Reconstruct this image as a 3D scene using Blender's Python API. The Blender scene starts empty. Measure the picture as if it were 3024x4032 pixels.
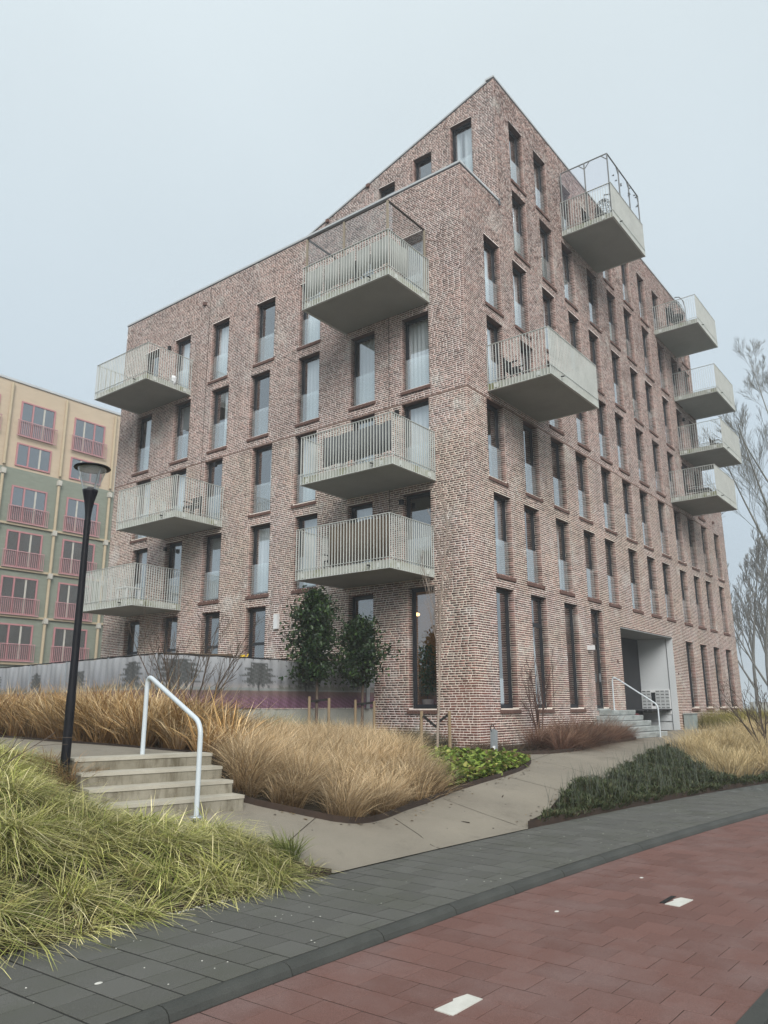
import bpy, math, random
import numpy as np
from mathutils import Matrix, Vector
from mathutils.geometry import delaunay_2d_cdt

rng = np.random.default_rng(7)
random.seed(7)
S = bpy.context.scene
COL = S.collection
rad = math.radians

# ------------------------------------------------------------------ camera
CAM = np.array([-18.802, -11.365, 1.68])
YAW, PITCH, ROLL, FPX = rad(37.7381), rad(14.1468), rad(-0.2114), 3047.7
_f = np.array([math.cos(YAW)*math.cos(PITCH), math.sin(YAW)*math.cos(PITCH), math.sin(PITCH)])
_r = np.array([math.sin(YAW), -math.cos(YAW), 0.0])
_u = np.cross(_r, _f)
_c, _s = math.cos(ROLL), math.sin(ROLL)
_R, _U = _c*_r+_s*_u, -_s*_r+_c*_u
cd = bpy.data.cameras.new('camera')
cam = bpy.data.objects.new('camera', cd)
COL.objects.link(cam)
cam.matrix_world = Matrix(((_R[0], _U[0], -_f[0], CAM[0]), (_R[1], _U[1], -_f[1], CAM[1]), (_R[2], _U[2], -_f[2], CAM[2]), (0, 0, 0, 1)))
cd.sensor_fit = 'VERTICAL'
cd.sensor_height = 24
cd.sensor_width = 18
cd.lens = 24*FPX/4032
cd.clip_start = 0.05
cd.clip_end = 3000
S.camera = cam

# ------------------------------------------------------------------ sky, sun, exposure
SUN_EL, SUN_AZ = rad(35), rad(228)      # azimuth measured from +X towards +Y: behind the camera
W = bpy.data.worlds.new('World')
S.world = W
W.use_nodes = True
nt = W.node_tree
nt.nodes.clear()
sky = nt.nodes.new('ShaderNodeTexSky')
sky.sky_type = 'NISHITA'
sky.sun_disc = False
sky.sun_elevation = SUN_EL
sky.sun_rotation = rad(90)-SUN_AZ
sky.air_density = 1.0
sky.dust_density = 4.0
tc = nt.nodes.new('ShaderNodeTexCoord')
sep = nt.nodes.new('ShaderNodeSeparateXYZ')
nt.links.new(tc.outputs['Generated'], sep.inputs[0])
cr = nt.nodes.new('ShaderNodeValToRGB')          # even overcast: a little brighter towards the zenith
cr.color_ramp.elements[0].position = 0.0
cr.color_ramp.elements[0].color = (4.6, 5.5, 6.35, 1)
cr.color_ramp.elements[1].position = 0.9
cr.color_ramp.elements[1].color = (7.7, 8.5, 8.75, 1)
e = cr.color_ramp.elements.new(0.35)
e.color = (5.7, 6.65, 7.35, 1)
nt.links.new(sep.outputs['Z'], cr.inputs[0])
cn = nt.nodes.new('ShaderNodeTexNoise')
cn.inputs['Scale'].default_value = 2.2
cn.inputs['Detail'].default_value = 3
nt.links.new(tc.outputs['Generated'], cn.inputs['Vector'])
cmul = nt.nodes.new('ShaderNodeMapRange')
cmul.inputs['To Min'].default_value = 0.93
cmul.inputs['To Max'].default_value = 1.07
nt.links.new(cn.outputs['Fac'], cmul.inputs['Value'])
cv = nt.nodes.new('ShaderNodeVectorMath')
cv.operation = 'SCALE'
nt.links.new(cr.outputs[0], cv.inputs[0])
nt.links.new(cmul.outputs[0], cv.inputs['Scale'])
mx = nt.nodes.new('ShaderNodeMix')
mx.data_type = 'RGBA'
mx.inputs['Factor'].default_value = 0.92
nt.links.new(sky.outputs[0], mx.inputs['A'])
nt.links.new(cv.outputs[0], mx.inputs['B'])
bg = nt.nodes.new('ShaderNodeBackground')
bg.inputs['Strength'].default_value = 0.0465
nt.links.new(mx.outputs['Result'], bg.inputs['Color'])
wo = nt.nodes.new('ShaderNodeOutputWorld')
nt.links.new(bg.outputs[0], wo.inputs['Surface'])

sd = bpy.data.lights.new('sun', 'SUN')
sd.energy = 1.5
sd.angle = rad(36)
sd.color = (1.0, 0.97, 0.93)
sun = bpy.data.objects.new('sun', sd)
COL.objects.link(sun)
sdir = Vector((math.cos(SUN_EL)*math.cos(SUN_AZ), math.cos(SUN_EL)*math.sin(SUN_AZ), math.sin(SUN_EL)))
sun.rotation_euler = sdir.to_track_quat('Z', 'Y').to_euler()
sun.location = (-20, -20, 40)
S.view_settings.view_transform = 'Standard'
S.view_settings.look = 'None'
S.view_settings.exposure = 1.25
S.view_settings.gamma = 1
S.view_settings.use_curve_mapping = False
S.render.engine = 'CYCLES'
S.cycles.max_bounces = 6
S.cycles.diffuse_bounces = 2
S.cycles.glossy_bounces = 2
S.cycles.transparent_max_bounces = 12
S.cycles.volume_bounces = 1
S.cycles.use_denoising = True
S.cycles.caustics_reflective = False
S.cycles.caustics_refractive = False
S.cycles.sample_clamp_indirect = 6

# ------------------------------------------------------------------ materials
def newmat(name):
    m = bpy.data.materials.new(name)
    m.use_nodes = True
    m.node_tree.nodes.clear()
    o = m.node_tree.nodes.new('ShaderNodeOutputMaterial')
    return m, m.node_tree, o
def L(t, a, b):
    t.links.new(a, b)
def nd(t, kind, **kw):
    n = t.nodes.new(kind)
    for k, v in kw.items():
        if hasattr(n, k):
            setattr(n, k, v)
        else:
            n.inputs[k].default_value = v
    return n
def noise(t, scale, detail=4, rough=0.6, src='Object', stretch=None):
    c = nd(t, 'ShaderNodeTexCoord')
    n = nd(t, 'ShaderNodeTexNoise')
    n.inputs['Scale'].default_value = scale
    n.inputs['Detail'].default_value = detail
    n.inputs['Roughness'].default_value = rough
    if stretch:
        mp = nd(t, 'ShaderNodeMapping')
        mp.inputs['Scale'].default_value = stretch
        L(t, c.outputs[src], mp.inputs[0])
        L(t, mp.outputs[0], n.inputs['Vector'])
    else:
        L(t, c.outputs[src], n.inputs['Vector'])
    return n.outputs['Fac']
def ramp(t, fac, a, b, lo=0.0, hi=1.0):
    r = nd(t, 'ShaderNodeMapRange')
    r.clamp = True
    r.inputs['From Min'].default_value = lo
    r.inputs['From Max'].default_value = hi
    r.inputs['To Min'].default_value = a
    r.inputs['To Max'].default_value = b
    L(t, fac, r.inputs['Value'])
    return r.outputs[0]
def mixc(t, fac, a, b, mode='MIX'):
    m = nd(t, 'ShaderNodeMix')
    m.data_type = 'RGBA'
    m.blend_type = mode
    for inp, v in (('A', a), ('B', b)):
        if isinstance(v, (tuple, list)):
            m.inputs[inp].default_value = (*v, 1) if len(v) == 3 else v
        else:
            L(t, v, m.inputs[inp])
    if isinstance(fac, (int, float)):
        m.inputs['Factor'].default_value = fac
    else:
        L(t, fac, m.inputs['Factor'])
    return m.outputs['Result']
def finish(t, o, color, rough=0.8, spec=0.3, bump=None, bscale=0.01, metallic=0.0, transl=0.0):
    p = nd(t, 'ShaderNodeBsdfPrincipled')
    if isinstance(color, (tuple, list)):
        p.inputs['Base Color'].default_value = (*color, 1)
    else:
        L(t, color, p.inputs['Base Color'])
    if isinstance(rough, (int, float)):
        p.inputs['Roughness'].default_value = rough
    else:
        L(t, rough, p.inputs['Roughness'])
    p.inputs['Specular IOR Level'].default_value = spec
    p.inputs['Metallic'].default_value = metallic
    if bump is not None:
        b = nd(t, 'ShaderNodeBump')
        b.inputs['Distance'].default_value = bscale
        b.inputs['Strength'].default_value = 0.8
        L(t, bump, b.inputs['Height'])
        L(t, b.outputs[0], p.inputs['Normal'])
    if transl > 0:
        tr = nd(t, 'ShaderNodeBsdfTranslucent')
        if isinstance(color, (tuple, list)):
            tr.inputs['Color'].default_value = (*color, 1)
        else:
            L(t, color, tr.inputs['Color'])
        ms = nd(t, 'ShaderNodeMixShader')
        ms.inputs[0].default_value = transl
        L(t, p.outputs[0], ms.inputs[1])
        L(t, tr.outputs[0], ms.inputs[2])
        L(t, ms.outputs[0], o.inputs['Surface'])
    else:
        L(t, p.outputs[0], o.inputs['Surface'])
    return p
MATS = {}
def simple(name, a, b=None, scale=3.0, rough=0.8, spec=0.3, metallic=0.0, bump=0.0, bs=60.0, stretch=None, lo=.3, hi=.7, fine=0.0):
    if name in MATS:
        return MATS[name]
    m, t, o = newmat(name)
    b = b or tuple(x*0.75 for x in a)
    c = mixc(t, ramp(t, noise(t, scale, 6, .65, stretch=stretch), 0, 1, lo, hi), a, b)
    if fine > 0:
        f = ramp(t, noise(t, 140, 2, .7), 1-fine, 1+fine, .25, .75)
        v = nd(t, 'ShaderNodeVectorMath')
        v.operation = 'SCALE'
        L(t, c, v.inputs[0])
        L(t, f, v.inputs['Scale'])
        c = v.outputs[0]
    finish(t, o, c, rough, spec, noise(t, bs, 3) if bump else None, bump, metallic)
    MATS[name] = m
    return m
def attr_mat(name, rough=0.6, spec=0.2, transl=0.0, attr='tint', var=0.15, vscale=20):
    m, t, o = newmat(name)
    a = nd(t, 'ShaderNodeAttribute')
    a.attribute_name = attr
    v = nd(t, 'ShaderNodeVectorMath')
    v.operation = 'SCALE'
    L(t, a.outputs['Color'], v.inputs[0])
    L(t, ramp(t, noise(t, vscale, 3), 1-var, 1+var, .3, .7), v.inputs['Scale'])
    finish(t, o, v.outputs[0], rough, spec, transl=transl)
    MATS[name] = m
    return m
def object_random(t):
    return nd(t, 'ShaderNodeObjectInfo').outputs['Random']

# mortar: pale pointing, pinkish above the band at 11.1 m, yellower below; lime bloom in patches
def mortar_color(t):
    c = nd(t, 'ShaderNodeTexCoord')
    s = nd(t, 'ShaderNodeSeparateXYZ')
    L(t, c.outputs['Object'], s.inputs[0])
    base = mixc(t, ramp(t, s.outputs['Z'], 0, 1, 10.9, 11.2), (.90, .80, .68), (.90, .775, .71))
    base = mixc(t, ramp(t, noise(t, .55, 5, .6), 0, 1, .42, .66), base, (.90, .81, .77))
    base = mixc(t, ramp(t, noise(t, .8, 6, .65), 0, .8, .55, .70), base, (.90, .88, .83))
    base = mixc(t, ramp(t, noise(t, 1.1, 4, .6, stretch=(2.2, 2.2, .16)), 0, .30, .52, .70), base, (.36, .32, .28))
    return mixc(t, ramp(t, noise(t, 30, 4), 0, .35, .4, .75), base, (.60, .52, .44))
m, t, o = newmat('mortar')
finish(t, o, mortar_color(t), .95, .1, noise(t, 45, 4), .012)
MATS['mortar'] = m
def brick_mat(name, tint):
    m, t, o = newmat(name)
    if tint:
        a = nd(t, 'ShaderNodeAttribute')
        a.attribute_name = 'tint'
        c = a.outputs['Color']
    else:
        r = nd(t, 'ShaderNodeValToRGB')
        L(t, object_random(t), r.inputs[0])
        r.color_ramp.elements[0].color = (.10, .035, .026, 1)
        r.color_ramp.elements[1].color = (.23, .085, .062, 1)
        c = r.outputs[0]
    c = mixc(t, ramp(t, noise(t, 22, 5, .7), 0, .75, .57, .72), c, (.42, .33, .27))     # pointing smeared over the face
    c = mixc(t, ramp(t, noise(t, .8, 6, .65), 0, .7, .55, .70), c, (.50, .46, .42))     # lime bloom
    c = mixc(t, ramp(t, noise(t, 70, 3), 0, .25, .4, .7), c, (.08, .045, .038))
    c = mixc(t, ramp(t, noise(t, 1.1, 4, .6, stretch=(2.2, 2.2, .16)), 0, .22, .52, .70), c, (.05, .04, .035))
    finish(t, o, c, .9, .2, noise(t, 60, 4), .008)
    MATS[name] = m
    return m
brick_mat('brick_mass', True)
brick_mat('brick_single', False)
simple('sill_brick', (.17, .095, .076), (.10, .058, .048), 14, .85)
simple('band_brick', (.24, .16, .13), (.19, .12, .095), 9, .9)
simple('frame_dark', (.017, .020, .025), (.024, .028, .034), 2, .45, .4)
simple('coping', (.52, .54, .54), (.44, .46, .47), 1.2, .4, .5)
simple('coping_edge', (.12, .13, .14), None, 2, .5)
simple('slab', (.36, .37, .35), (.28, .29, .27), .9, .75, .25, bump=.004, bs=30, lo=.25, hi=.75, fine=.06)
simple('interior_dark', (.035, .036, .04), (.02, .02, .022), 1, .9)
simple('interior_warm', (.36, .20, .055), (.30, .16, .05), .6, .9)
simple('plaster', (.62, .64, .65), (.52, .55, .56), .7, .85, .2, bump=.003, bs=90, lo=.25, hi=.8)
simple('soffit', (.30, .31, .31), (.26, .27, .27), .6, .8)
simple('paint_white', (.58, .63, .66), (.50, .55, .58), 4, .35, .5)
simple('black_metal', (.005, .005, .008), (.008, .008, .011), 3, .5, .22)
simple('plastic_black', (.012, .012, .013), None, 3, .5)
simple('plastic_white', (.75, .76, .76), (.66, .67, .67), 3, .4)
simple('galv', (.42, .45, .47), (.32, .35, .37), 6, .4, .5, metallic=.5)
simple('cabinet', (.30, .34, .33), (.24, .28, .27), 4, .55)
simple('stake', (.30, .22, .14), (.20, .15, .09), 5, .85, stretch=(12, 12, 1))
simple('bark_birch', (.40, .33, .28), (.22, .17, .135), 7, .85, stretch=(1, 1, 3))
simple('bark_grey', (.085, .08, .06), (.05, .052, .035), 3, .9, stretch=(3, 3, .6), bump=.03, bs=8)
simple('bark_pale', (.22, .21, .18), (.15, .145, .12), 3, .9, stretch=(3, 3, .6))
simple('bark_far', (.17, .16, .145), (.12, .115, .10), 2, .95)
simple('bark_twig', (.11, .08, .06), (.06, .045, .035), 5, .85)
simple('bark_red', (.115, .065, .05), (.06, .035, .03), 5, .85)
simple('corten', (.055, .035, .025), (.030, .022, .017), 5, .85, bump=.003, bs=50)
simple('soil', (.035, .028, .020), (.055, .044, .03), 4, .95, .1, bump=.03, bs=25)
simple('wood', (.34, .29, .22), (.25, .21, .16), 6, .8, stretch=(1, 1, 8))
simple('dark_wood', (.035, .028, .024), (.05, .04, .032), 6, .6)
simple('wicker', (.22, .23, .23), (.16, .165, .165), 6, .6)
simple('cushion', (.035, .035, .037), (.05, .05, .05), 6, .9)
simple('fabric_grey', (.36, .37, .35), (.29, .30, .285), 8, .9, stretch=(2, 2, 30), lo=.3, hi=.7)
simple('fabric_dark', (.12, .125, .13), (.09, .095, .10), 8, .9)
simple('reed', (.12, .085, .055), (.07, .05, .035), 20, .9, stretch=(8, 8, .5))
simple('rubber', (.015, .014, .013), None, 5, .8)
simple('terracotta', (.30, .27, .24), None, 5, .8)
simple('red_cloth', (.10, .016, .02), (.05, .01, .015), 8, .9)
simple('yellow', (.75, .50, .03), None, 4, .5)
simple('bag_white', (.75, .77, .78), (.6, .62, .64), 9, .3)
simple('curtain', (.86, .88, .88), (.74, .77, .78), 3, .95, stretch=(6, 6, .3))
simple('blind', (.55, .58, .60), (.48, .51, .53), 3, .9)
simple('hose', (.02, .02, .02), None, 3, .5)
simple('asphalt', (.10, .105, .10), (.075, .08, .077), 8, .9, bump=.01, bs=120)
simple('roof_grey', (.12, .125, .13), None, 2, .8)
simple('twig_debris', (.03, .022, .016), None, 5, .9)
simple('shell_white', (.62, .61, .56), (.50, .49, .44), 9, .7)
simple('ground_far', (.10, .105, .06), (.07, .06, .04), .3, .95)
# bg building
simple('bg_beige', (.54, .44, .325), (.48, .39, .285), 1.3, .9, stretch=(1, 1, 5))
simple('bg_green', (.25, .275, .225), (.185, .205, .165), 1.5, .85, stretch=(1, 1, 5), lo=.25, hi=.75)
simple('bg_ochre', (.47, .39, .27), (.41, .34, .23), 3, .8)
simple('bg_pink', (.47, .22, .23), (.41, .19, .20), 3, .5)
simple('bg_pinkrail', (.50, .29, .30), (.44, .25, .26), 3, .5)
simple('bg_hopper', (.55, .53, .47), None, 3, .7)

def railing_mat():
    m, t, o = newmat('railing')
    base = mixc(t, ramp(t, noise(t, 2.5, 4), 0, 1, .3, .7), (.56, .58, .55), (.47, .49, .465))
    finish(t, o, base, .55, .35)
    MATS['railing'] = m
railing_mat()
def slab_edge_mat():     # algae stains on the low edge of the slabs
    m, t, o = newmat('slab_edge')
    b = mixc(t, ramp(t, noise(t, 3, 5), 0, 1, .35, .7), (.42, .43, .39), (.33, .34, .30))
    b = mixc(t, ramp(t, noise(t, 1.1, 5, .7), 0, .85, .52, .66), b, (.17, .18, .06))
    finish(t, o, b, .85, .2)
    MATS['slab_edge'] = m
slab_edge_mat()
def glass_mat(name, tint, milk=0.0, milkc=(.7, .8, .82), f0=.09):
    m, t, o = newmat(name)
    lw = nd(t, 'ShaderNodeLayerWeight')
    lw.inputs['Blend'].default_value = 0.5
    pw = nd(t, 'ShaderNodeMath')
    pw.operation = 'POWER'
    L(t, lw.outputs['Facing'], pw.inputs[0])
    pw.inputs[1].default_value = 2.7
    fac = ramp(t, pw.outputs[0], f0, 1.0, 0, 1)
    tr = nd(t, 'ShaderNodeBsdfTransparent')
    tr.inputs['Color'].default_value = (*tint, 1)
    gl = nd(t, 'ShaderNodeBsdfGlossy')
    gl.inputs['Roughness'].default_value = 0.015
    gl.inputs['Color'].default_value = (.93, .96, .98, 1)
    body = tr.outputs[0]
    if milk:
        df = nd(t, 'ShaderNodeBsdfDiffuse')
        df.inputs['Color'].default_value = (*milkc, 1)
        ms0 = nd(t, 'ShaderNodeMixShader')
        ms0.inputs[0].default_value = milk
        L(t, tr.outputs[0], ms0.inputs[1])
        L(t, df.outputs[0], ms0.inputs[2])
        body = ms0.outputs[0]
    ms = nd(t, 'ShaderNodeMixShader')
    L(t, fac, ms.inputs[0])
    L(t, body, ms.inputs[1])
    L(t, gl.outputs[0], ms.inputs[2])
    L(t, ms.outputs[0], o.inputs['Surface'])
    MATS[name] = m
glass_mat('glass', (.90, .94, .96), f0=.30)
glass_mat('guard_glass', (.93, .97, .97), .17, (.85, .93, .93), f0=.20)  # whitish milk painted in for the sky and ground reflected by the guards
glass_mat('lamp_glass', (.90, .92, .93), .16, (.75, .75, .75), f0=.10)
glass_mat('net', (.93, .93, .95), .12, (.62, .62, .72), f0=.02)
glass_mat('net_dark', (.80, .80, .79), .10, (.20, .20, .19), f0=.02)
def emit(name, c, s):
    m, t, o = newmat(name)
    e = nd(t, 'ShaderNodeEmission')
    e.inputs[0].default_value = (*c, 1)
    e.inputs[1].default_value = s
    L(t, e.outputs[0], o.inputs['Surface'])
    MATS[name] = m
emit('lamp_glow', (1.0, .55, .20), 2.2)
def tile_mat(name, a, b, c, wet=0.5):
    m, t, o = newmat(name)
    r = nd(t, 'ShaderNodeValToRGB')
    L(t, object_random(t), r.inputs[0])
    r.color_ramp.elements[0].color = (*a, 1)
    r.color_ramp.elements[1].color = (*b, 1)
    at = nd(t, 'ShaderNodeAttribute')
    at.attribute_name = 'tint'
    gt = nd(t, 'ShaderNodeMath')
    gt.operation = 'GREATER_THAN'
    gt.inputs[1].default_value = 0.001
    L(t, at.outputs['Fac'], gt.inputs[0])
    col = mixc(t, gt.outputs[0], r.outputs[0], at.outputs['Color'])
    gc = nd(t, 'ShaderNodeNewGeometry')
    n1 = nd(t, 'ShaderNodeTexNoise')
    n1.inputs['Scale'].default_value = 1.3
    n1.inputs['Detail'].default_value = 6
    n1.inputs['Roughness'].default_value = .65
    L(t, gc.outputs['Position'], n1.inputs['Vector'])
    n2 = nd(t, 'ShaderNodeTexNoise')
    n2.inputs['Scale'].default_value = 260
    n2.inputs['Detail'].default_value = 2
    L(t, gc.outputs['Position'], n2.inputs['Vector'])
    col = mixc(t, ramp(t, n1.outputs['Fac'], 0, .8, .45, .72), col, c)
    v = nd(t, 'ShaderNodeVectorMath')
    v.operation = 'SCALE'
    L(t, col, v.inputs[0])
    L(t, ramp(t, n2.outputs['Fac'], .60, 1.45, .3, .7), v.inputs['Scale'])
    finish(t, o, v.outputs[0], ramp(t, n1.outputs['Fac'], .85, wet, .3, .7), .22, n2.outputs['Fac'], .004)
    MATS[name] = m
tile_mat('paver', (.092, .091, .082), (.116, .115, .104), (.082, .085, .066), .7)
tile_mat('red_paver', (.136, .072, .060), (.170, .090, .075), (.190, .128, .117), .7)
simple('joint', (.012, .012, .011), (.022, .021, .018), 6, .95)
simple('joint_red', (.026, .016, .014), (.040, .024, .02), 6, .95)
simple('kerb', (.040, .042, .038), (.068, .070, .063), 2.2, .7, .3, bump=.008, bs=160, fine=.25)
def path_mat():
    m, t, o = newmat('path_concrete')
    c = mixc(t, ramp(t, noise(t, .7, 6, .65), 0, 1, .3, .7), (.255, .225, .178), (.19, .168, .134))
    c = mixc(t, ramp(t, noise(t, 2.2, 6, .7), 0, .7, .55, .75), c, (.135, .118, .092))
    c = mixc(t, ramp(t, noise(t, 150, 2, .8), 0, .55, .50, .75), c, (.42, .385, .33))
    c = mixc(t, ramp(t, noise(t, 90, 2, .8), 0, .5, .58, .75), c, (.11, .09, .07))
    finish(t, o, c, .85, .25, noise(t, 150, 3), .006)
    MATS['path_concrete'] = m
path_mat()
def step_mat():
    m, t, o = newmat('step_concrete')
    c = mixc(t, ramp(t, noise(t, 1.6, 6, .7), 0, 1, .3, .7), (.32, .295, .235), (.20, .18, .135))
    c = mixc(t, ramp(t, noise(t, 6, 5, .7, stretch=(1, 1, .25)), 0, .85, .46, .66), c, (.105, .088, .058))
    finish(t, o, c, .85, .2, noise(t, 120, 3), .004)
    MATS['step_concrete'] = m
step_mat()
simple('tread_skylit', (.46, .43, .36), (.34, .31, .25), 2.5, .85, .2, bump=.003, bs=100, fine=.1)  # paler than the step body: sky light on the tops put into the colour
simple('step_grey', (.44, .46, .45), (.22, .24, .23), 2.0, .8, .25, bump=.003, bs=80, stretch=(1, 1, 3), lo=.3, hi=.68)
simple('wall_concrete', (.40, .40, .36), (.30, .30, .265), 1.1, .85, .2, bump=.004, bs=40, lo=.25, hi=.75)
attr_mat('grass_blade', .55, .25, .16)
attr_mat('leaf_green', .38, .35, .22, var=.2, vscale=8)
attr_mat('groundcover_leaf', .5, .3, .25)
attr_mat('print', .6, .25, 0, var=.06)

# ------------------------------------------------------------------ mesh helpers
def link(o):
    COL.objects.link(o)
    return o
def tag(o, label=None, cat=None, group=None, kind=None):
    if label: o['label'] = label
    if cat: o['category'] = cat
    if group: o['group'] = group
    if kind: o['kind'] = kind
    return o
def empty(name, loc=(0, 0, 0)):
    o = bpy.data.objects.new(name, None)
    o.location = loc
    o.empty_display_size = .2
    return link(o)
def setparent(o, p):
    o.parent = p
    o.matrix_parent_inverse = Matrix.Translation(-Vector(p.location)) if p.parent is None else Matrix.Identity(4)
class MB:
    def __init__(self):
        self.v = []
        self.f = []
    def add(self, vs, fs):
        n = len(self.v)
        self.v += [tuple(p) for p in vs]
        self.f += [tuple(i+n for i in q) for q in fs]
        return self
    def quad(self, a, b, c, d):
        return self.add([a, b, c, d], [(0, 1, 2, 3)])
    def box(self, x0, x1, y0, y1, z0, z1, tf=None):
        vs = [(x, y, z) for z in (z0, z1) for y in (y0, y1) for x in (x0, x1)]
        if tf: vs = [tf(*p) for p in vs]
        return self.add(vs, [(0, 2, 3, 1), (4, 5, 7, 6), (0, 1, 5, 4), (2, 6, 7, 3), (0, 4, 6, 2), (1, 3, 7, 5)])
    def bar(self, p, q, w, h, up=(0, 0, 1)):
        p, q = Vector(p), Vector(q)
        d = (q-p).normalized()
        up = Vector(up)
        if abs(d.dot(up)) > .98: up = Vector((1, 0, 0))
        sx = d.cross(up).normalized()*w/2
        sy = sx.cross(d).normalized()*h/2
        vs = [p-sx-sy, p+sx-sy, p+sx+sy, p-sx+sy, q-sx-sy, q+sx-sy, q+sx+sy, q-sx+sy]
        return self.add(vs, [(0, 3, 2, 1), (4, 5, 6, 7), (0, 1, 5, 4), (1, 2, 6, 5), (2, 3, 7, 6), (3, 0, 4, 7)])
    def tube(self, pts, radii, n=8, cap=True):
        pts = [Vector(p) for p in pts]
        if isinstance(radii, (int, float)): radii = [radii]*len(pts)
        rings = []
        ref = None
        for i, p in enumerate(pts):
            a = pts[max(i-1, 0)]
            b = pts[min(i+1, len(pts)-1)]
            d = (b-a).normalized()
            if ref is None:
                ref = Vector((1, 0, 0)) if abs(d.x) < .8 else Vector((0, 1, 0))
            sx = d.cross(ref).normalized()
            sy = d.cross(sx).normalized()
            ref = -d.cross(sx).cross(d).normalized() if False else ref
            rings.append([p+sx*radii[i]*math.cos(2*math.pi*k/n)+sy*radii[i]*math.sin(2*math.pi*k/n) for k in range(n)])
        vs = [q for r in rings for q in r]
        fs = []
        for i in range(len(pts)-1):
            for k in range(n):
                fs.append((i*n+k, i*n+(k+1) % n, (i+1)*n+(k+1) % n, (i+1)*n+k))
        if cap:
            fs.append(tuple(range(n)))
            fs.append(tuple((len(pts)-1)*n+k for k in range(n)))
        return self.add(vs, fs)
    def lathe(self, prof, c=(0, 0, 0), n=24):
        vs = [(c[0]+r*math.cos(2*math.pi*k/n), c[1]+r*math.sin(2*math.pi*k/n), c[2]+z) for r, z in prof for k in range(n)]
        fs = [(i*n+k, i*n+(k+1) % n, (i+1)*n+(k+1) % n, (i+1)*n+k) for i in range(len(prof)-1) for k in range(n)]
        return self.add(vs, fs)
    def build(self, name, mat, parent=None, smooth=False):
        me = bpy.data.meshes.new(name)
        me.from_pydata(self.v, [], self.f)
        me.materials.append(MATS[mat])
        if smooth:
            me.polygons.foreach_set('use_smooth', [True]*len(me.polygons))
        o = link(bpy.data.objects.new(name, me))
        if parent is not None: setparent(o, parent)
        return o
def np_mesh(name, verts, quads=None, tris=None, mat=None, tint=None, parent=None, smooth=False):
    me = bpy.data.meshes.new(name)
    verts = np.asarray(verts, np.float32)
    nq = 0 if quads is None else len(quads)
    ntr = 0 if tris is None else len(tris)
    idx = []
    if nq: idx.append(np.asarray(quads, np.int32).ravel())
    if ntr: idx.append(np.asarray(tris, np.int32).ravel())
    idx = np.concatenate(idx)
    me.vertices.add(len(verts))
    me.vertices.foreach_set('co', verts.ravel())
    me.loops.add(len(idx))
    me.loops.foreach_set('vertex_index', idx)
    me.polygons.add(nq+ntr)
    me.polygons.foreach_set('loop_start', np.concatenate([np.arange(nq)*4, nq*4+np.arange(ntr)*3]).astype(np.int32))
    me.update(calc_edges=True)
    if tint is not None:
        a = me.color_attributes.new('tint', 'FLOAT_COLOR', 'POINT')
        c = np.ones((len(verts), 4), np.float32)
        c[:, :3] = tint
        a.data.foreach_set('color', c.ravel())
    if smooth:
        me.polygons.foreach_set('use_smooth', np.ones(nq+ntr, bool))
    if mat: me.materials.append(MATS[mat])
    o = link(bpy.data.objects.new(name, me))
    if parent is not None: setparent(o, parent)
    return o

# ------------------------------------------------------------------ terrain height
def kerb_y(x):
    x = np.asarray(x, float)
    q = np.clip(x+15, -3, 18)
    y = -7.2-.0055*q*q
    return y-np.maximum(x-3, 0)*.198
def back_y(x):
    return kerb_y(x)+1.66
CT = []
for x in np.arange(-32, 50, 2.5):
    CT.append((x, float(back_y(x)), 0.0))
    CT.append((x, float(back_y(x))-1.0, 0.0))
CT += [(-11.74, -3.68, .41), (-13.54, -3.28, .41), (-11.8, -4.1, .36), (-13.2, -3.9, .38), (-11.58, -3.04, .66), (-13.35, -2.63, .66), (-11.42, -2.42, 1.03), (-13.2, -2.02, 1.03), (-11.4, -2.0, 1.045), (-13.2, -1.6, 1.045), (-13.2, 2, 1.06), (-11.0, 2, 1.06), (-12.5, 8, 1.1), (-10.2, 8, 1.1), (-12, 14, 1.1),
       (-14.4, -3.0, .85), (-14.0, -3.9, .62), (-15, -4.7, .36), (-16.2, -4.7, .36), (-13.2, -4.7, .34), (-16.5, -2.5, .95), (-16, 2, 1.02), (-20, -2, .95), (-24, -3, .9), (-17, 9, 1.1), (-26, 8, 1.1),
       (-10.8, -4.6, .22), (-9.5, -5.1, .12), (-7.65, -4.0, .27), (-6.2, -4.0, .36), (-3.2, -3.35, .50), (-1, -2.9, .55), (-6, -5.2, .20), (0, -4.4, .46), (3, -3.6, .55), (8, -1.7, .61), (10.5, -3, .60), (14, -2.5, .62),
       (-9.5, -2.6, .55), (-7, -1, .68), (-4, 1, .70), (-9.5, 0, .93), (-10.8, -1.5, .98), (-7.8, 4, 1.05), (-3, 3.4, .85), (-.3, 3.4, .75), (-2, -1, .56), (-8, 8, 1.1), (-7.6, 13, 1.15),
       (0, 0, .60), (5, 0, .61), (10, 0, .62), (20, 0, .65), (28, 0, .65), (3, 8, .9), (6, 18, 1.2), (15, 8, .8), (28, 12, .9),
       (-5, -6.1, .10), (0, -5.6, .22), (5, -5.2, .36), (12, -5, .56), (20, -5, .60), (30, -6, .60), (38, 0, .65), (45, 8, .8), (35, 20, 1.0), (10, 30, 1.1), (-10, 30, 1.2), (-25, 30, 1.2)]
CT = np.array(CT)
def _tps(r2):
    return np.where(r2 > 1e-9, .5*r2*np.log(np.maximum(r2, 1e-9)), 0)
_n = len(CT)
_A = np.zeros((_n+3, _n+3))
_A[:_n, :_n] = _tps(((CT[:, None, :2]-CT[None, :, :2])**2).sum(-1))+np.eye(_n)*.01
_A[:_n, _n] = 1
_A[:_n, _n+1:] = CT[:, :2]
_A[_n, :_n] = 1
_A[_n+1:, :_n] = CT[:, :2].T
_w = np.linalg.solve(_A, np.concatenate([CT[:, 2], np.zeros(3)]))
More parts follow.
